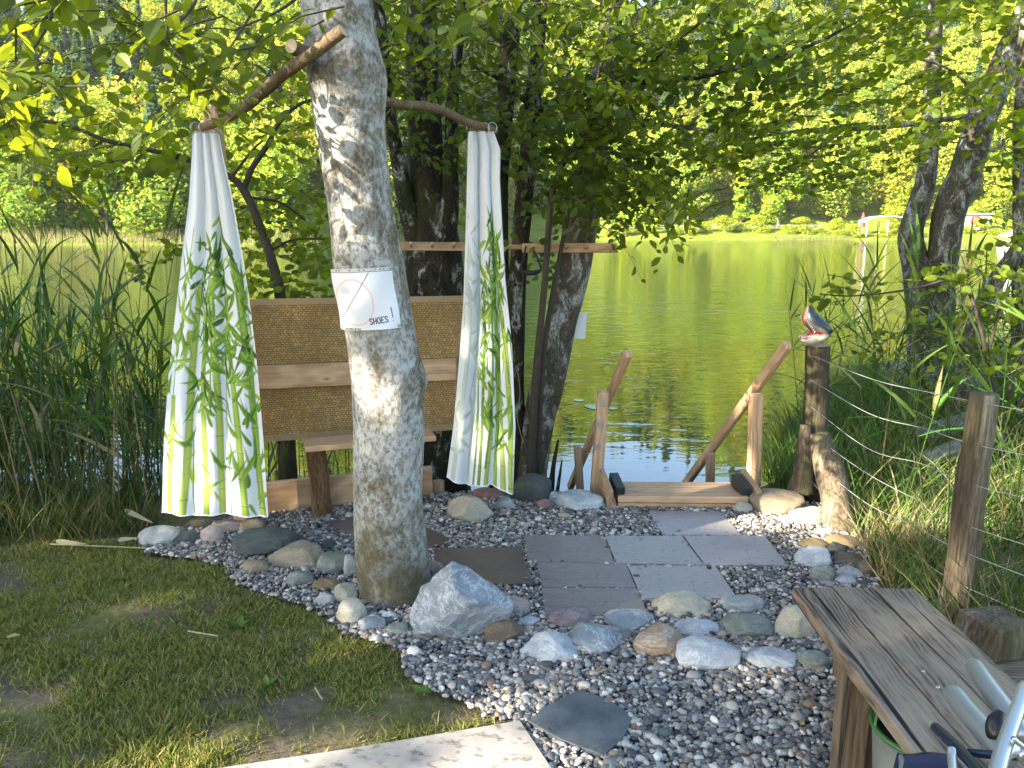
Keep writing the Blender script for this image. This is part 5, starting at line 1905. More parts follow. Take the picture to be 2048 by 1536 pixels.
b = at(872, 965, 5.2)
tA = tree("dark_tree", (b.x, 5.2, -.05), "thickest dark mossy trunk directly right of the pale trunk", [
    [(838, -160, 5.3, 58), (842, 0, 5.3, 60), (845, 150, 5.25, 66), (852, 300, 5.2, 74), (862, 420, 5.2, 92), (868, 540, 5.2, 118), (870, 700, 5.2, 122), (872, 860, 5.2, 126), (872, 1010, 5.2, 150)],
    [(880, 520, 5.15, 60), (897, 420, 5.12, 40), (902, 320, 5.1, 30), (905, 200, 5.15, 24), (920, 60, 5.2, 20), (930, -80, 5.2, 18)],
    [(845, 520, 5.15, 52), (815, 420, 5.1, 38), (796, 320, 5.05, 30), (780, 230, 5.0, 26), (765, 100, 5.0, 24), (750, -60, 5.0, 22)]], dark_bark, GT, 26, 90)
b = at(1005, 960, 5.1)
tC = tree("dark_tree", (b.x, 5.1, -.05), "slim dark trunk rising just behind the right curtain", [
    [(1030, -160, 5.0, 30), (1022, 0, 5.0, 36), (1015, 130, 5.0, 38), (1006, 260, 5.05, 36), (1000, 380, 5.05, 34), (1000, 600, 5.1, 40), (1003, 800, 5.1, 44), (1003, 1000, 5.1, 54)],
    [(1018, 90, 5.0, 14), (1060, 30, 5.1, 11), (1100, -30, 5.2, 8)]], dark_bark, GT, 20)
b = at(1035, 950, 5.0)
tD = tree("dark_tree", (b.x, 5.0, -.05), "dark trunk with white lichen between right curtain and thin saplings", [
    [(1090, -120, 5.3, 24), (1078, 60, 5.2, 28), (1066, 200, 5.1, 32), (1055, 330, 5.0, 34), (1044, 450, 5.0, 36), (1032, 600, 5.0, 38), (1028, 780, 5.0, 42), (1035, 1000, 5.0, 52)],
    [(1060, 235, 5.05, 22), (1110, 205, 5.0, 18), (1180, 180, 4.9, 16), (1250, 168, 4.8, 15), (1330, 160, 4.75, 13), (1404, 152, 4.7, 12), (1521, 121, 4.7, 9), (1623, 90, 4.7, 7), (1720, 40, 4.7, 4)],
    [(1250, 168, 4.8, 9), (1330, 100, 4.8, 7), (1420, 30, 4.8, 5)],
    [(1065, 215, 5.1, 12), (1000, 160, 5.0, 9), (940, 130, 4.9, 6)]], dark_bark, GT, 20)
b = at(1068, 945, 4.98)
tE = tree("lichened_tree", (b.x, 4.98, -.05), "thick leaning trunk with white lichen patches at the water's edge", [
    [(1240, -160, 5.4, 44), (1222, 40, 5.3, 48), (1205, 190, 5.2, 54), (1184, 320, 5.1, 56), (1171, 420, 5.05, 62), (1149, 530, 5.0, 66), (1124, 640, 5.0, 66), (1101, 740, 5.0, 64), (1077, 840, 5.0, 64), (1061, 930, 5.0, 68), (1052, 1010, 5.0, 84)],
    [(1195, 290, 5.1, 16), (1250, 255, 5.0, 12), (1330, 250, 4.9, 9), (1420, 262, 4.85, 6)],
    [(1215, 90, 5.25, 18), (1290, 20, 5.2, 14), (1360, -60, 5.2, 10)]], lichen_bark, GT, 26, 90)
b = at(1062, 940, 4.85)
tS = tree("thin_sapling", (b.x, 4.85, -.05), "thin curved grey sapling in front of the leaning trunk", [
    [(1062, 985, 4.85, 22), (1064, 880, 4.83, 18), (1075, 720, 4.8, 15), (1090, 560, 4.78, 13), (1103, 400, 4.75, 12), (1125, 330, 4.72, 11), (1160, 270, 4.7, 10), (1190, 180, 4.68, 8), (1218, 60, 4.66, 6), (1236, -30, 4.65, 4)],
    [(1128, 325, 4.72, 6), (1190, 240, 4.6, 4), (1260, 180, 4.5, 3)]], twig_m, "thin saplings by the leaning trunk")
b = at(1080, 760, 4.86)
tS2 = tree("thin_sapling", (b.x, 4.86, -.05), "thinner straight sapling stem right of the curved sapling", [
    [(1072, 985, 4.88, 14), (1083, 760, 4.86, 11), (1100, 620, 4.85, 10), (1122, 500, 4.84, 9), (1142, 400, 4.82, 8), (1170, 320, 4.8, 7), (1205, 200, 4.8, 5)]], twig_m, "thin saplings by the leaning trunk")

m = MB()
canopy(m, [(740, -60), (960, -60), (970, 120), (930, 260), (880, 330), (800, 290), (750, 200)], 105, (4.4, 6.0), .070, 'oval', (.35, .6), (9, 14), (.1, .5))
canopy(m, [(480, 380), (650, 360), (655, 590), (560, 600), (480, 590)], 20, (5.3, 6.4), .07, 'round', (.3, .6), (8, 12), (.1, .5))
canopy(m, [(900, 300), (1000, 260), (1000, 480), (930, 500), (890, 420)], 16, (5.3, 6.2), .065, 'oval', (.3, .5), (8, 12), (.1, .5))
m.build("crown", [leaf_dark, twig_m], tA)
m = MB()
canopy(m, [(930, -60), (1130, -60), (1150, 120), (1090, 330), (1000, 330), (930, 200)], 110, (4.3, 6.0), .068, 'oval', (.35, .6), (9, 14), (.1, .5))
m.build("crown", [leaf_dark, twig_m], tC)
m = MB()
canopy(m, [(1050, 150), (1250, 90), (1300, 300), (1220, 420), (1080, 430), (1040, 330)], 88, (4.2, 5.8), .066, 'round', (.35, .6), (9, 14), (.1, .5))
canopy(m, [(1050, 480), (1110, 500), (1110, 590), (1050, 600)], 5, (5.2, 5.8), .06, 'round', (.25, .4), (7, 10), (.1, .5))
canopy(m, [(1240, 60), (1560, 30), (1640, 110), (1500, 230), (1250, 230)], 62, (4.0, 5.6), .066, 'round', (.35, .6), (9, 13), (.1, .4))
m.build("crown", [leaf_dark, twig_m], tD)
m = MB()
canopy(m, [(1120, -60), (1420, -60), (1360, 120), (1300, 240), (1150, 240)], 95, (4.2, 6.0), .068, 'oval', (.35, .6), (9, 14), (.1, .5))
canopy(m, [(1190, 230), (1400, 240), (1440, 400), (1330, 410), (1260, 470), (1200, 440)], 52, (4.2, 5.4), .066, 'oval', (.3, .5), (8, 13), (.2, .7))
canopy(m, [(1290, 360), (1420, 330), (1400, 420), (1330, 440)], 9, (4.2, 4.8), .068, 'oval', (.25, .4), (7, 10), (.5, .9))
crown_cloud(m, (.9, 5.4, 5.2), (3.6, 1.9, 1.2), 2600, .11)
m.build("crown", [leaf_alder, twig_m], tE)
m = MB()
canopy(m, [(1090, 260), (1240, 160), (1260, 260), (1130, 380)], 9, (4.4, 4.8), .06, 'round', (.2, .4), (6, 10), (.1, .5))
m.build("crown", [leaf_alder, twig_m], tS)
m = MB()
canopy(m, [(1120, 280), (1220, 180), (1230, 260), (1150, 380)], 5, (4.6, 5), .06, 'round', (.2, .4), (6, 10), (.1, .5))
m.build("crown", [leaf_alder, twig_m], tS2)

# sapling left of the trunk
b = at(572, 960, 4.75)
tL = tree("alder_sapling", (b.x, 4.75, -.05), "forked alder sapling between the left curtain and the pale trunk", [
    [(578, 1010, 4.78, 40), (574, 900, 4.76, 36), (566, 680, 4.75, 26), (560, 590, 4.72, 22), (540, 510, 4.7, 19), (515, 440, 4.7, 17), (487, 380, 4.68, 16), (455, 350, 4.66, 12), (385, 322, 4.62, 11), (300, 300, 4.58, 10), (215, 282, 4.55, 9), (140, 252, 4.5, 8), (60, 238, 4.45, 7), (-30, 222, 4.4, 5)],
    [(487, 378, 4.68, 13), (505, 335, 4.7, 12), (535, 290, 4.75, 11), (558, 245, 4.8, 9), (600, 208, 4.9, 7), (650, 195, 5.0, 5)],
    [(205, 282, 4.55, 5), (170, 308, 4.5, 4), (150, 345, 4.48, 3)],
    [(465, 352, 4.66, 7), (505, 300, 4.6, 5), (525, 282, 4.58, 4)],
    [(535, 505, 4.7, 6), (585, 480, 4.75, 5), (650, 478, 4.8, 4)],
    [(500, 395, 4.7, 6), (560, 405, 4.8, 5), (610, 440, 4.9, 4)]], twig_m)
m = MB()
canopy(m, [(-60, 205), (110, 190), (240, 215), (370, 270), (375, 320), (270, 330), (180, 365), (60, 330), (-60, 330)], 38, (4.0, 4.9), .068, 'round', (.3, .5), (8, 12), (0, .4), az=2.9)
canopy(m, [(60, 330), (210, 300), (230, 370), (120, 380)], 6, (4.2, 4.8), .066, 'round', (.25, .4), (7, 10), (0, .4))
canopy(m, [(250, 160), (420, 160), (420, 300), (380, 320), (260, 290)], 5, (4.3, 5.0), .066, 'round', (.3, .5), (8, 11), (0, .4))
canopy(m, [(440, 180), (650, 60), (650, 360), (560, 400), (470, 330)], 26, (4.4, 5.6), .066, 'round', (.3, .5), (8, 12), (0, .4))
canopy(m, [(470, 380), (660, 370), (670, 590), (500, 600)], 34, (4.5, 5.6), .066, 'round', (.3, .5), (8, 12), (0, .5))
canopy(m, [(270, 460), (350, 440), (345, 540), (250, 540)], 5, (4.6, 5.2), .062, 'round', (.25, .4), (7, 9), (0, .5))
canopy(m, [(540, 20), (640, 20), (640, 200), (560, 160)], 10, (4.0, 5.0), .068, 'oval', (.3, .5), (8, 12), (0, .5))
m.build("crown", [leaf_alder, twig_m], tL)

# right hand tree with two stems, and the stems at the very edge
b = at(1868, 790, 7.0)
tR = tree("twin_stem_tree", (b.x, 7.0, -.1), "twin stemmed grey tree on the right bank", [
    [(1866, 860, 7.0, 96), (1864, 780, 7.0, 84), (1856, 680, 7.0, 74), (1842, 600, 7.0, 62), (1832, 530, 7.0, 52), (1822, 470, 7.0, 46), (1838, 410, 7.0, 42), (1853, 350, 7.0, 38), (1862, 234, 7.0, 34), (1866, 120, 7.0, 32), (1870, 0, 7.0, 30), (1876, -120, 7.0, 28)],
    [(1868, 800, 7.02, 70), (1872, 680, 7.0, 62), (1880, 590, 6.95, 58), (1888, 500, 6.9, 58), (1900, 420, 6.9, 60), (1935, 330, 6.85, 60), (1965, 234, 6.8, 58), (2005, 140, 6.75, 56), (2042, 60, 6.7, 54), (2090, -60, 6.6, 50)],
    [(1968, 228, 6.8, 12), (1880, 240, 6.4, 10), (1790, 252, 6.2, 9), (1700, 258, 6.0, 8), (1600, 262, 5.9, 7), (1500, 278, 5.8, 5), (1410, 302, 5.7, 4)],
    [(1690, 258, 6.0, 6), (1620, 310, 5.9, 4), (1560, 350, 5.8, 3)],
    [(1955, 220, 6.8, 9), (1930, 165, 6.6, 7), (1880, 130, 6.5, 5), (1800, 110, 6.4, 4)]], lichen_bark, None, 24, 90)
m = MB()
canopy(m, [(1400, 60), (1700, 20), (1960, 60), (1960, 230), (1800, 330), (1560, 390), (1400, 330)], 150, (4.6, 6.6), .064, 'round', (.3, .55), (9, 13), (-.05, .3), az=3.0)
canopy(m, [(1380, -60), (2100, -60), (2060, 60), (1400, 60)], 95, (4.6, 6.8), .066, 'round', (.3, .55), (9, 13), (0, .3))
canopy(m, [(1280, 230), (1560, 250), (1540, 420), (1480, 360), (1400, 320), (1320, 330)], 22, (4.8, 6.0), .062, 'round', (.3, .5), (8, 12), (0, .4), az=3.0)
canopy(m, [(1940, 120), (2090, 100), (2090, 330), (1990, 330)], 26, (5.0, 6.4), .064, 'round', (.3, .5), (8, 12), (0, .4))
canopy(m, [(1560, 330), (1700, 300), (1720, 370), (1600, 400)], 10, (5.0, 6.0), .060, 'round', (.3, .45), (8, 11), (0, .4))
crown_cloud(m, (3.0, 6.4, 5.6), (2.6, 1.6, 1.3), 1500, .11)
m.build("crown", [leaf_alder, twig_m], tR)
b = at(2045, 900, 6.0)
tX = tree("bank_tree", (b.x, 6.0, -.1), "dark trunk cut by the right edge with a leaning branch", [
    [(2075, 980, 6.0, 60), (2060, 800, 6.0, 50), (2048, 640, 6.0, 44), (2046, 480, 6.0, 36), (2044, 340, 6.0, 32), (2046, 200, 6.0, 30), (2060, 0, 6.0, 28), (2080, -100, 6, 26)],
    [(2056, 470, 6.0, 26), (2020, 520, 6.0, 30), (1985, 575, 6.0, 34), (1955, 640, 6.05, 36), (1940, 720, 6.1, 38), (1935, 820, 6.1, 42)]], lichen_bark)
m = MB()
canopy(m, [(1985, 300), (2090, 300), (2090, 480), (2020, 470)], 14, (5.0, 6.2), .062, 'round', (.25, .45), (7, 11), (0, .4))
m.build("crown", [leaf_alder, twig_m], tX)
b = at(1990, 900, 4.9)
tB = tree("alder_bush", (b.x, 4.9, -.1), "young alder bush in front of the right hand trunks", [
    [(2010, 960, 4.9, 14), (1975, 720, 4.9, 9), (1940, 590, 4.9, 7), (1900, 560, 4.88, 6), (1850, 572, 4.85, 5), (1780, 585, 4.8, 4), (1700, 592, 4.75, 3), (1640, 588, 4.7, 2.5)],
    [(1975, 720, 4.9, 7), (2000, 600, 4.95, 5), (2010, 500, 5, 3)],
    [(1990, 800, 4.9, 7), (1920, 690, 4.7, 5), (1860, 660, 4.6, 3)],
    [(2000, 860, 4.9, 8), (2040, 700, 4.8, 5), (2060, 600, 4.8, 4)]], twig_m)
m = MB()
canopy(m, [(1620, 555), (1730, 550), (1800, 560), (1800, 610), (1640, 610)], 7, (4.6, 4.9), .058, 'round', (.2, .35), (5, 8), (0, .3))
canopy(m, [(1800, 550), (1960, 470), (2080, 460), (2080, 760), (1950, 740), (1850, 690)], 42, (4.4, 5.6), .060, 'round', (.25, .45), (7, 11), (0, .4))
canopy(m, [(1690, 600), (1800, 640), (1840, 740), (1720, 720)], 8, (4.6, 5.6), .056, 'round', (.2, .4), (6, 9), (0, .4))
m.build("crown", [leaf_alder, twig_m], tB)

# ------------------------------------------------------------------ reeds and tall grass (uncountable)
reed_m = colattr_leaf("reed_blades", .35, .5, (1.4, 1.35, .6), .35)


def reed_bed(name, poly_px, n, hgt, seed, leafcol, dead=.4, bladew=.020, lean=.10, zfun=None, nleaf=(4, 7), yjit=0.0):
    g = np.random.default_rng(seed)
    W = [tuple(gr(*p).xy) for p in poly_px]
    P = sample_poly(W, n)
    z0 = ground_h(P[:, 0], P[:, 1]) - .03
    h = hgt[0] + (hgt[1] - hgt[0]) * g.random(n)
    m = MB()
    a = g.random(n) * 6.283
    d = norm(np.stack([np.cos(a) * lean, np.sin(a) * lean, np.ones(n)], -1) + g.normal(size=(n, 3)) * [.06, .06, 0])
    bend = np.stack([np.cos(a), np.sin(a), -.25 + 0 * a], -1) * (.10 * g.random(n) * h)[:, None]
    base = np.stack([P[:, 0], P[:, 1], z0], -1)
    alive = g.random(n) > dead
    sc = np.where(alive[:, None], np.array(leafcol) * .8, np.array([.26, .19, .09])) * (.6 + .7 * g.random((n, 1)))
    hh = np.where(alive, h, h * (.35 + .4 * g.random(n)))
    stalks(m, base, d, hh, .0042 + .002 * g.random(n), bend, 4, 0, sc)
    idx = np.repeat(np.where(alive)[0], g.integers(nleaf[0], nleaf[1] + 1, alive.sum()))
    k = len(idx)
    t = .30 + .68 * g.random(k)
    pos = base[idx] + d[idx] * (hh[idx] * t)[:, None] + bend[idx] * (t ** 2)[:, None]
    la = g.random(k) * 6.283
    up = .55 + .9 * g.random(k) + 1.4 * (t > .85)
    ld = np.stack([np.cos(la), np.sin(la), up], -1)
    L = (.28 + .30 * g.random(k))
    bd = np.stack([np.cos(la) * .35, np.sin(la) * .35, -.35 - .75 * g.random(k)], -1) * L[:, None] * (.35 + .75 * g.random(k))[:, None]
    lc = np.array(leafcol) * (.55 + .9 * g.random((k, 1))) * (1 + .15 * g.normal(size=(k, 3)) * [1, .3, .5])
    lc = np.where((g.random(k) < .07)[:, None], np.array([.28, .22, .10]), np.clip(lc, .004, .6))
    side = np.stack([-np.sin(la), np.cos(la), .2 * g.normal(size=k)], -1) + g.normal(size=(k, 3)) * .3
    ribbons(m, pos, ld, L, bladew * (.6 + .7 * g.random(k)), bd, 6, side, 0, lc)
    return tag(m.build(name, reed_m), kind="stuff")


reed_bed("reeds", [(-500, 1050), (-100, 1048), (130, 1050), (300, 1042), (325, 1010), (310, 955), (240, 930), (-500, 930)], 330, (1.05, 1.85), 31, (.062, .112, .018), .42, .024)
reed_bed("reeds", [(-300, 960), (300, 960), (350, 935), (330, 880), (-200, 850)], 230, (1.3, 2.1), 32, (.068, .122, .020), .30, .022)
reed_bed("reeds", [(300, 1000), (340, 1000), (600, 975), (840, 950), (850, 925), (420, 940)], 60, (.7, 1.35), 33, (.045, .095, .018), .45, nleaf=(3, 5))
reed_bed("right_reeds", [(1700, 1040), (1760, 900), (1850, 850), (2300, 850), (2500, 1150), (1950, 1180)], 85, (.8, 1.6), 34, (.075, .135, .022), .25, .022)
reed_bed("right_reeds", [(1580, 900), (1640, 820), (1900, 760), (2300, 760), (2300, 850), (1700, 880)], 110, (.8, 1.5), 35, (.065, .125, .020), .22, .018)


def tall_grass(name, poly_px, n, hgt, seed, cols, w=.006, bendy=.8):
    g = np.random.default_rng(seed)
    W = [tuple(gr(*p).xy) for p in poly_px]
    P = sample_poly(W, n)
    den = np.array([noise.noise(Vector((x_ * 1.8, y_ * 1.8, seed))) for x_, y_ in P])
    P = P[g.random(n) < np.clip(.65 + den * 1.4, .08, 1)]
    n = len(P)
    a = g.random(n) * 6.283
    ln = .15 + .55 * g.random(n)
    d = np.stack([np.cos(a) * ln, np.sin(a) * ln, np.ones(n)], -1)
    L = hgt[0] + (hgt[1] - hgt[0]) * g.random(n) ** 1.5
    bend = np.stack([np.cos(a), np.sin(a), -.8 + 0 * a], -1) * (L * bendy * (.2 + .7 * g.random(n)))[:, None]
    ci = g.choice(len(cols), n)
    c_ = np.array(cols)[ci] * (.65 + .65 * g.random((n, 1)))
    m = MB()
    ribbons(m, np.stack([P[:, 0], P[:, 1], ground_h(P[:, 0], P[:, 1]) - .02], -1), d, L, w * (.6 + .8 * g.random(n)), bend, 5, None, 0, c_)
    return tag(m.build(name, reed_m), kind="stuff")


GC = [(.075, .135, .022), (.055, .11, .018), (.11, .16, .03), (.075, .135, .022), (.25, .20, .10)]
DC = [(.055, .095, .014), (.040, .075, .012), (.08, .115, .02), (.19, .145, .065)]
tall_grass("bank_grass", [(-500, 1092), (100, 1086), (280, 1070), (320, 1045), (300, 1010), (-400, 1010)], 6500, (.08, .42), 41, DC, .006)
tall_grass("bank_grass", [(-500, 1010), (320, 1010), (330, 985), (-300, 985)], 1800, (.12, .45), 42, DC, .006)
tall_grass("right_grass", [(1690, 1055), (1740, 1130), (1800, 1240), (2000, 1400), (2700, 1500), (2500, 850), (1900, 800), (1700, 870), (1640, 950)], 15000, (.12, .60), 43, GC, .0075)
tall_grass("right_grass", [(1560, 985), (1600, 870), (1700, 800), (2100, 740), (2400, 800), (1800, 880), (1640, 950)], 6500, (.12, .50), 44, GC[:4], .007)
tall_grass("right_grass", [(1535, 985), (1600, 990), (1680, 900), (1760, 760), (1700, 700), (1620, 735), (1570, 830)], 5200, (.15, .55), 49, GC[:4], .008)
tall_grass("right_grass", [(1520, 960), (1590, 985), (1620, 900), (1575, 850)], 700, (.15, .45), 45, GC[:4], .007)
tall_grass("dry_grass", [(1720, 1100), (1790, 1210), (1990, 1330), (2060, 1290), (1900, 1130), (1780, 1060)], 1100, (.10, .40), 46, [(.32, .25, .13), (.26, .19, .09)], .006)

# ------------------------------------------------------------------ small things lying about
litter = leaf_material("dry_leaf", (.30, .20, .05), (.42, .30, .10), (.50, .40, .18), (.3, .25, .05), .2)
for px, py, z, s, lab in ((1287, 1075, .024, .032, "curled yellow leaf at the joint of the two middle tiles"), (1268, 1128, .024, .030, "small yellow leaf on the corner of the grey tile"), (1058, 1156, .024, .026, "small yellow leaf on the brown tile's right edge"),
                          (1352, 1059, .024, .030, "brown leaf on the sunlit tile by the step"), (1013, 1392, .03, .035, "yellow leaf on the gravel above the slate stone"), (1605, 1440, .03, .030, "yellow leaf on the gravel beside the bench leg"), (40, 1270, .05, .05, "pale yellow leaf lying on the lawn at the left edge")):
    p = gr(px, py, z)
    m = MB()
    place_leaves(m, 'oval', [p], [(random.gauss(0, 1), random.gauss(0, 1), .12)], [(.2, .1, 1)], [s])
    tag(m.build("fallen_leaf", litter, origin=tuple(p)), lab, "leaf", "fallen leaves")
p = at(1545, 1123, 3.6)
g0 = gr(1418, 1136, .022)
V, Fs = tube([(g0.x, g0.y, .022, .012), (g0.x, g0.y, .030, .010)], 4, 14)
tag(MB().add(V, Fs).build("round_stopper", blk_m, origin=tuple(g0), smooth=True), "small black round knob on the corner of a grey tile", "stopper")
straw_m = flat_material("straw", (.33, .26, .14), .7, var=.2)
for pts, lab in (([(376, 1262), (400, 1266), (436, 1272)], "short straw stalk on a bare patch of the lawn"), ([(630, 1375), (640, 1392), (645, 1398)], "small bent straw piece on the lawn near the gravel"),
                 ([(100, 1088), (190, 1092), (290, 1096)], "long dry reed stem lying along the back of the lawn")):
    P = [(*gr(a_, b_, .02), .0032) for a_, b_ in pts]
    V, Fs = tube(P, 12, 6)
    tag(MB().add(V, Fs).build("dry_straw", straw_m, origin=P[0][:3]), lab, "straw", "straw on the lawn")
dry_m = colattr_leaf("dry_reed_leaf", .2, .7)
for (a0, a1, w, lab) in (((250, 1020, .12), (308, 1048, .06), .030, "dry beige reed leaf drooping beside the left curtain hem"), ((112, 1082, .02), (178, 1090, .02), .026, "dry beige reed leaf lying at the lawn's back edge"), ((236, 1080, .02), (275, 1076, .03), .026, "short dry reed leaf next to the leftmost pale stone")):
    A, B = gr(*a0), gr(*a1)
    m = MB()
    ribbons(m, [tuple(A)], [tuple(B - A)], [(B - A).length], [w], [(0, 0, .02)], 8, [(0, .6, .8)], 0, np.array([[.34, .28, .17]]))
    tag(m.build("dry_reed_leaf", dry_m, origin=tuple(A)), lab, "leaf", "dry reed leaves")
# broad weed tufts in the lawn
weed_m = leaf_material("weed_leaf", (.05, .10, .015), (.09, .16, .025), (.14, .22, .04), (.2, .3, .03), .3)
for px, py, s, lab in ((478, 1252, .055, "small broad leaved weed in the middle of the lawn"), (535, 1372, .05, "green weed leaf by the bare patch near the gravel"), (240, 1160, .05, "bluish green weed near the back of the lawn"), (850, 1385, .05, "flat green weed leaf at the gravel's lawn edge")):
    p = gr(px, py, 0)
    n_ = 5
    a = np.linspace(0, 6.283, n_, endpoint=False) + random.random()
    m = MB()
    place_leaves(m, 'oval', [tuple(p)] * n_, np.stack([np.cos(a), np.sin(a), .5 + 0 * a], -1), np.tile([0, 0, 1.0], (n_, 1)) + rng.normal(size=(n_, 3)) * .2, s * (.7 + .5 * rng.random(n_)), wide=.7)
    tag(m.build("lawn_weed", weed_m, origin=tuple(p)), lab, "plant", "weeds in the lawn")
# floating leaves on the lake
pad_m = flat_material("floating_leaf", (.20, .26, .16), .25, var=.2, spec=.6)
for px, py, w, lab in ((1158, 800, 22, "small pale floating leaf pad nearest the leaning trunk"), (1195, 813, 50, "wider pale floating leaf pad beside the left handrail post"), (1225, 816, 24, "small floating leaf pad just right of the left handrail post")):
    d_ = gr(px, py, WATER_Z + .006)
    wm = w * mpp(d_) * .5
    a = np.linspace(.25, 6.03, 26)
    rr = wm * (1 + .08 * np.sin(a * 3))
    V = np.concatenate([np.stack([d_.x + rr * np.cos(a), d_.y + rr * np.sin(a), np.full(26, d_.z)], -1), [[d_.x, d_.y, d_.z + .003]]])
    tag(MB().add(V, np.array([[26, i, i + 1] for i in range(25)])).build("lily_pad", pad_m, origin=tuple(d_)), lab, "lily pad", "floating pads on the lake")
# dead snag beside the leaning trunk
m = MB()
for pts in ([(1100, 1000, 4.75, 16), (1106, 940, 4.75, 11), (1116, 880, 4.75, 5)], [(1112, 1000, 4.74, 9), (1118, 960, 4.74, 7), (1124, 920, 4.74, 3)]):
    V, Fs = tube(pxpath(pts), 20, 10, .2, 12)
    m.add(V, Fs)
p = at(1106, 990, 4.75)
tag(m.build("dead_snag", dark_bark, origin=tuple(p)), "dark broken branch stub standing left of the wooden step", "stump")
# cord hanging by the right curtain
P = [(*at(a_, b_, 4.3), .0018) for a_, b_ in ((1036, 745), (1040, 790), (1034, 830), (1042, 870), (1047, 885))]
V, Fs = tube(P, 30, 5)
tag(MB().add(V, Fs).build("thin_string", straw_m, origin=P[0][:3]), "thin pale cord dangling beside the right curtain", "string")

# ------------------------------------------------------------------ added unseen trees left of the lawn, outside the picture: their foliage
# blocks the sun and is thinned where sun patches should land
SH = np.array([SUN.x, SUN.y]) / math.hypot(SUN.x, SUN.y)
TN = math.tan(SUN_EL)
TT = np.array([-SH[1], SH[0]])
if TT[0] < 0:
    TT = -TT


def to_px(p):
    q = p - np.array([0, 0, EYE])
    dz = q[:, 1] * CP - q[:, 2] * SP
    up = q[:, 1] * SP + q[:, 2] * CP
    return np.stack([CX + F * q[:, 0] / np.maximum(dz, 1e-3), CY - F * up / np.maximum(dz, 1e-3)], -1)


WIDE = [
    ('y', 5.0, [(1560, 830), (1690, 600), (2300, 560), (2300, 1200), (1800, 1160), (1600, 1000)], 0.07),
    ('y', 7.0, [(1780, 0), (2300, 0), (2300, 700), (1780, 700)], 0.12),
    ('y', 4.9, [(1320, -300), (2100, -300), (2100, 420), (1400, 420)], 0.22),
]
DENSE = [
    ('y', 3.06, [(590, -60), (800, -60), (870, 1230), (690, 1230), (650, 700)], .8),
    ('y', 3.85, [(320, 255), (540, 255), (540, 1040), (320, 1040)], .8),
    ('y', 4.10, [(890, 255), (1035, 255), (1035, 990), (890, 990)], .8),
    ('y', 2.6, [(-150, -250), (640, -250), (640, 230), (-150, 280)], .8),
    ('y', 5.0, [(720, -250), (1260, -250), (1260, 470), (720, 470)], .8),
    ('y', 4.40, [(490, 590), (930, 590), (930, 1000), (490, 1000)], .7),
]
GAPS = [  # (plane, value, polygon in the photograph's pixels, share of leaves that stay)
    ('z', .02, [(205, 1545), (330, 1505), (560, 1475), (800, 1464), (985, 1440), (1042, 1442), (1078, 1490), (1095, 1560), (1000, 1700), (100, 1700)], 0.07),
    ('z', .02, [(90, 1238), (180, 1206), (330, 1194), (335, 1216), (210, 1236), (120, 1250)], 0.12),
    ('z', .03, [(1395, 1040), (1480, 1000), (1570, 985), (1590, 1010), (1490, 1062), (1400, 1064)], 0.16),
    ('z', .02, [(1085, 1097), (1200, 1084), (1195, 1104), (1090, 1112)], 0.2),
    ('y', 3.06, [(628, 235), (690, 215), (735, 300), (742, 420), (740, 500), (705, 535), (665, 520), (640, 400)], 0.24),
    ('y', 3.06, [(668, 545), (738, 548), (742, 600), (700, 600), (735, 640), (690, 665)], 0.24),
    ('y', 3.06, [(735, 790), (790, 780), (770, 850), (735, 840)], 0.3),
    ('y', 3.84, [(322, 850), (375, 800), (400, 860), (395, 1035), (322, 1035)], 0.12),
    ('y', 3.84, [(405, 380), (432, 380), (448, 560), (425, 600)], 0.2),
    ('y', 3.84, [(420, 690), (445, 690), (480, 1030), (450, 1030)], 0.16),
    ('y', 4.1, [(932, 310), (952, 330), (958, 420), (936, 430)], 0.22),
    ('y', 4.1, [(948, 620), (985, 620), (995, 790), (975, 965), (950, 965), (960, 800)], 0.18),
    ('z', .45, [(1730, 1232), (1900, 1212), (1950, 1235), (1960, 1262), (1790, 1272)], 0.14),
    ('z', .45, [(1770, 1425), (1860, 1415), (1870, 1448), (1790, 1460)], 0.14),
    ('z', .45, [(1640, 1330), (1760, 1280), (1775, 1290), (1680, 1345)], 0.22),
    ('y', 4.5, [(1470, 790), (1600, 660), (1610, 720), (1490, 850)], 0.16),
    ('y', 4.6, [(1490, 820), (1535, 820), (1520, 990), (1490, 990)], 0.14),
    ('y', 4.9, [(1170, 480), (1245, 480), (1245, 512), (1170, 512)], 0.12),
    ('y', 4.45, [(1600, 600), (1680, 600), (1665, 720), (1600, 700)], 0.14),
    ('y', 4.2, [(1600, 870), (1690, 860), (1690, 1000), (1600, 1010)], 0.2),
    ('y', 2.96, [(1880, 1120), (1960, 1060), (1960, 1240), (1880, 1240)], 0.16),
]


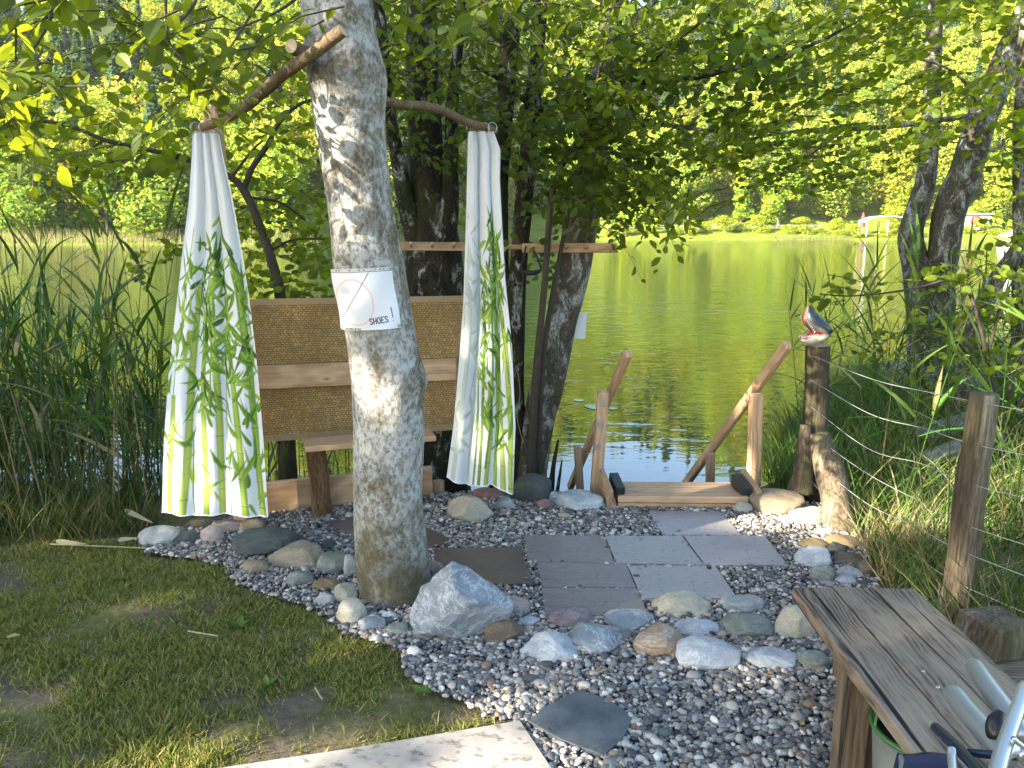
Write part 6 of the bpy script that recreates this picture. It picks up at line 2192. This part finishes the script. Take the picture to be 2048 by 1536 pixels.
def added_shade_tree(name, a0, s0, h, lab):
    base = np.array([SH[0] * s0 + TT[0] * a0, SH[1] * s0 + TT[1] * a0, 0.0])
    e = empty(name, tuple(base), lab, "tree", "added shade trees left of the lawn")
    V, Fs = tube([(*base[:2], -.2, .32), (base[0] + .1, base[1], 3, .25), (base[0], base[1] + .1, 5.6, .14)], 24, 14, .08, 3)
    MB().add(V, Fs).build("trunk", dark_bark, e, smooth=True)
    g = np.random.default_rng(int(h * 100))
    n = 17000
    da = g.uniform(-1.95, 1.95, n)
    ds = g.normal(size=n) * 1.0
    z = g.uniform(4.6, h, n)
    P = np.stack([base[0] + TT[0] * da + SH[0] * ds, base[1] + TT[1] * da + SH[1] * ds, z], -1)
    D, S_ = norm(g.normal(size=(n, 3))), .20 * (.7 + .5 * g.random(n))
    prob = np.ones(n)

    def inside(pl, val, poly, whole):
        ins = np.zeros(n, bool)
        c0 = np.mean(poly, 0)
        pol = [(c0[0] + (x_ - c0[0]) * 1.06, c0[1] + (y_ - c0[1]) * 1.06) for x_, y_ in poly]
        for f in ((0, .5, 1.0) if whole else (.5,)):
            Q = P + D * (f * S_)[:, None]
            t = ((Q[:, 2] - val) / SUN.z) if pl == 'z' else ((Q[:, 1] - val) / SUN.y)
            q = to_px(Q - t[:, None] * np.array(SUN))
            ins |= in_poly(q[:, 0], q[:, 1], pol)
        return ins

    for gap in WIDE:
        prob[inside(*gap[:3], True)] = np.minimum(prob[inside(*gap[:3], True)], gap[3])
    for gap in DENSE:
        k_ = inside(*gap[:3], True)
        prob[k_] = np.maximum(prob[k_], gap[3])
    for gap in GAPS:
        k_ = inside(*gap[:3], True)
        prob[k_] = np.minimum(prob[k_], gap[3])
    keep = g.random(n) < prob
    P = P[keep]
    m = MB()
    nn = len(P)
    place_leaves(m, 'lo', P, D[keep], np.array([SUN.x, SUN.y, .6]) + g.normal(size=(nn, 3)) * .6, S_[keep])
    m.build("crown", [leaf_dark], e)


for a0, s0, h in ((.6, 14.6, 12.6), (-2.2, 15.2, 13.2), (-5.0, 15.0, 13.0), (-7.8, 15.6, 12.8)):
    added_shade_tree("added_shade_tree", a0, s0, h, "added unseen tree beyond the left edge, crown thinned to shape sun patches")

# ------------------------------------------------------------------ air: one closed box of thin haze round the whole scene
V, Fs = box_arrays(1.0, 1.0, 1.0, 0)
V = V * np.array([760, 560, 128.0]) + np.array([0, 225.0, 61.0])
hz = bpy.data.materials.new("thin_haze")
hz.use_nodes = True
hz.node_tree.nodes.clear()
ho = hz.node_tree.nodes.new("ShaderNodeOutputMaterial")
hv = hz.node_tree.nodes.new("ShaderNodeVolumePrincipled")
hv.inputs["Color"].default_value = (.93, .96, 1.0, 1)
hv.inputs["Density"].default_value = 0.00009
hv.inputs["Anisotropy"].default_value = 0.1
hz.node_tree.links.new(hv.outputs[0], ho.inputs["Volume"])
tag(MB().add(V, Fs).build("haze", hz), kind="stuff")
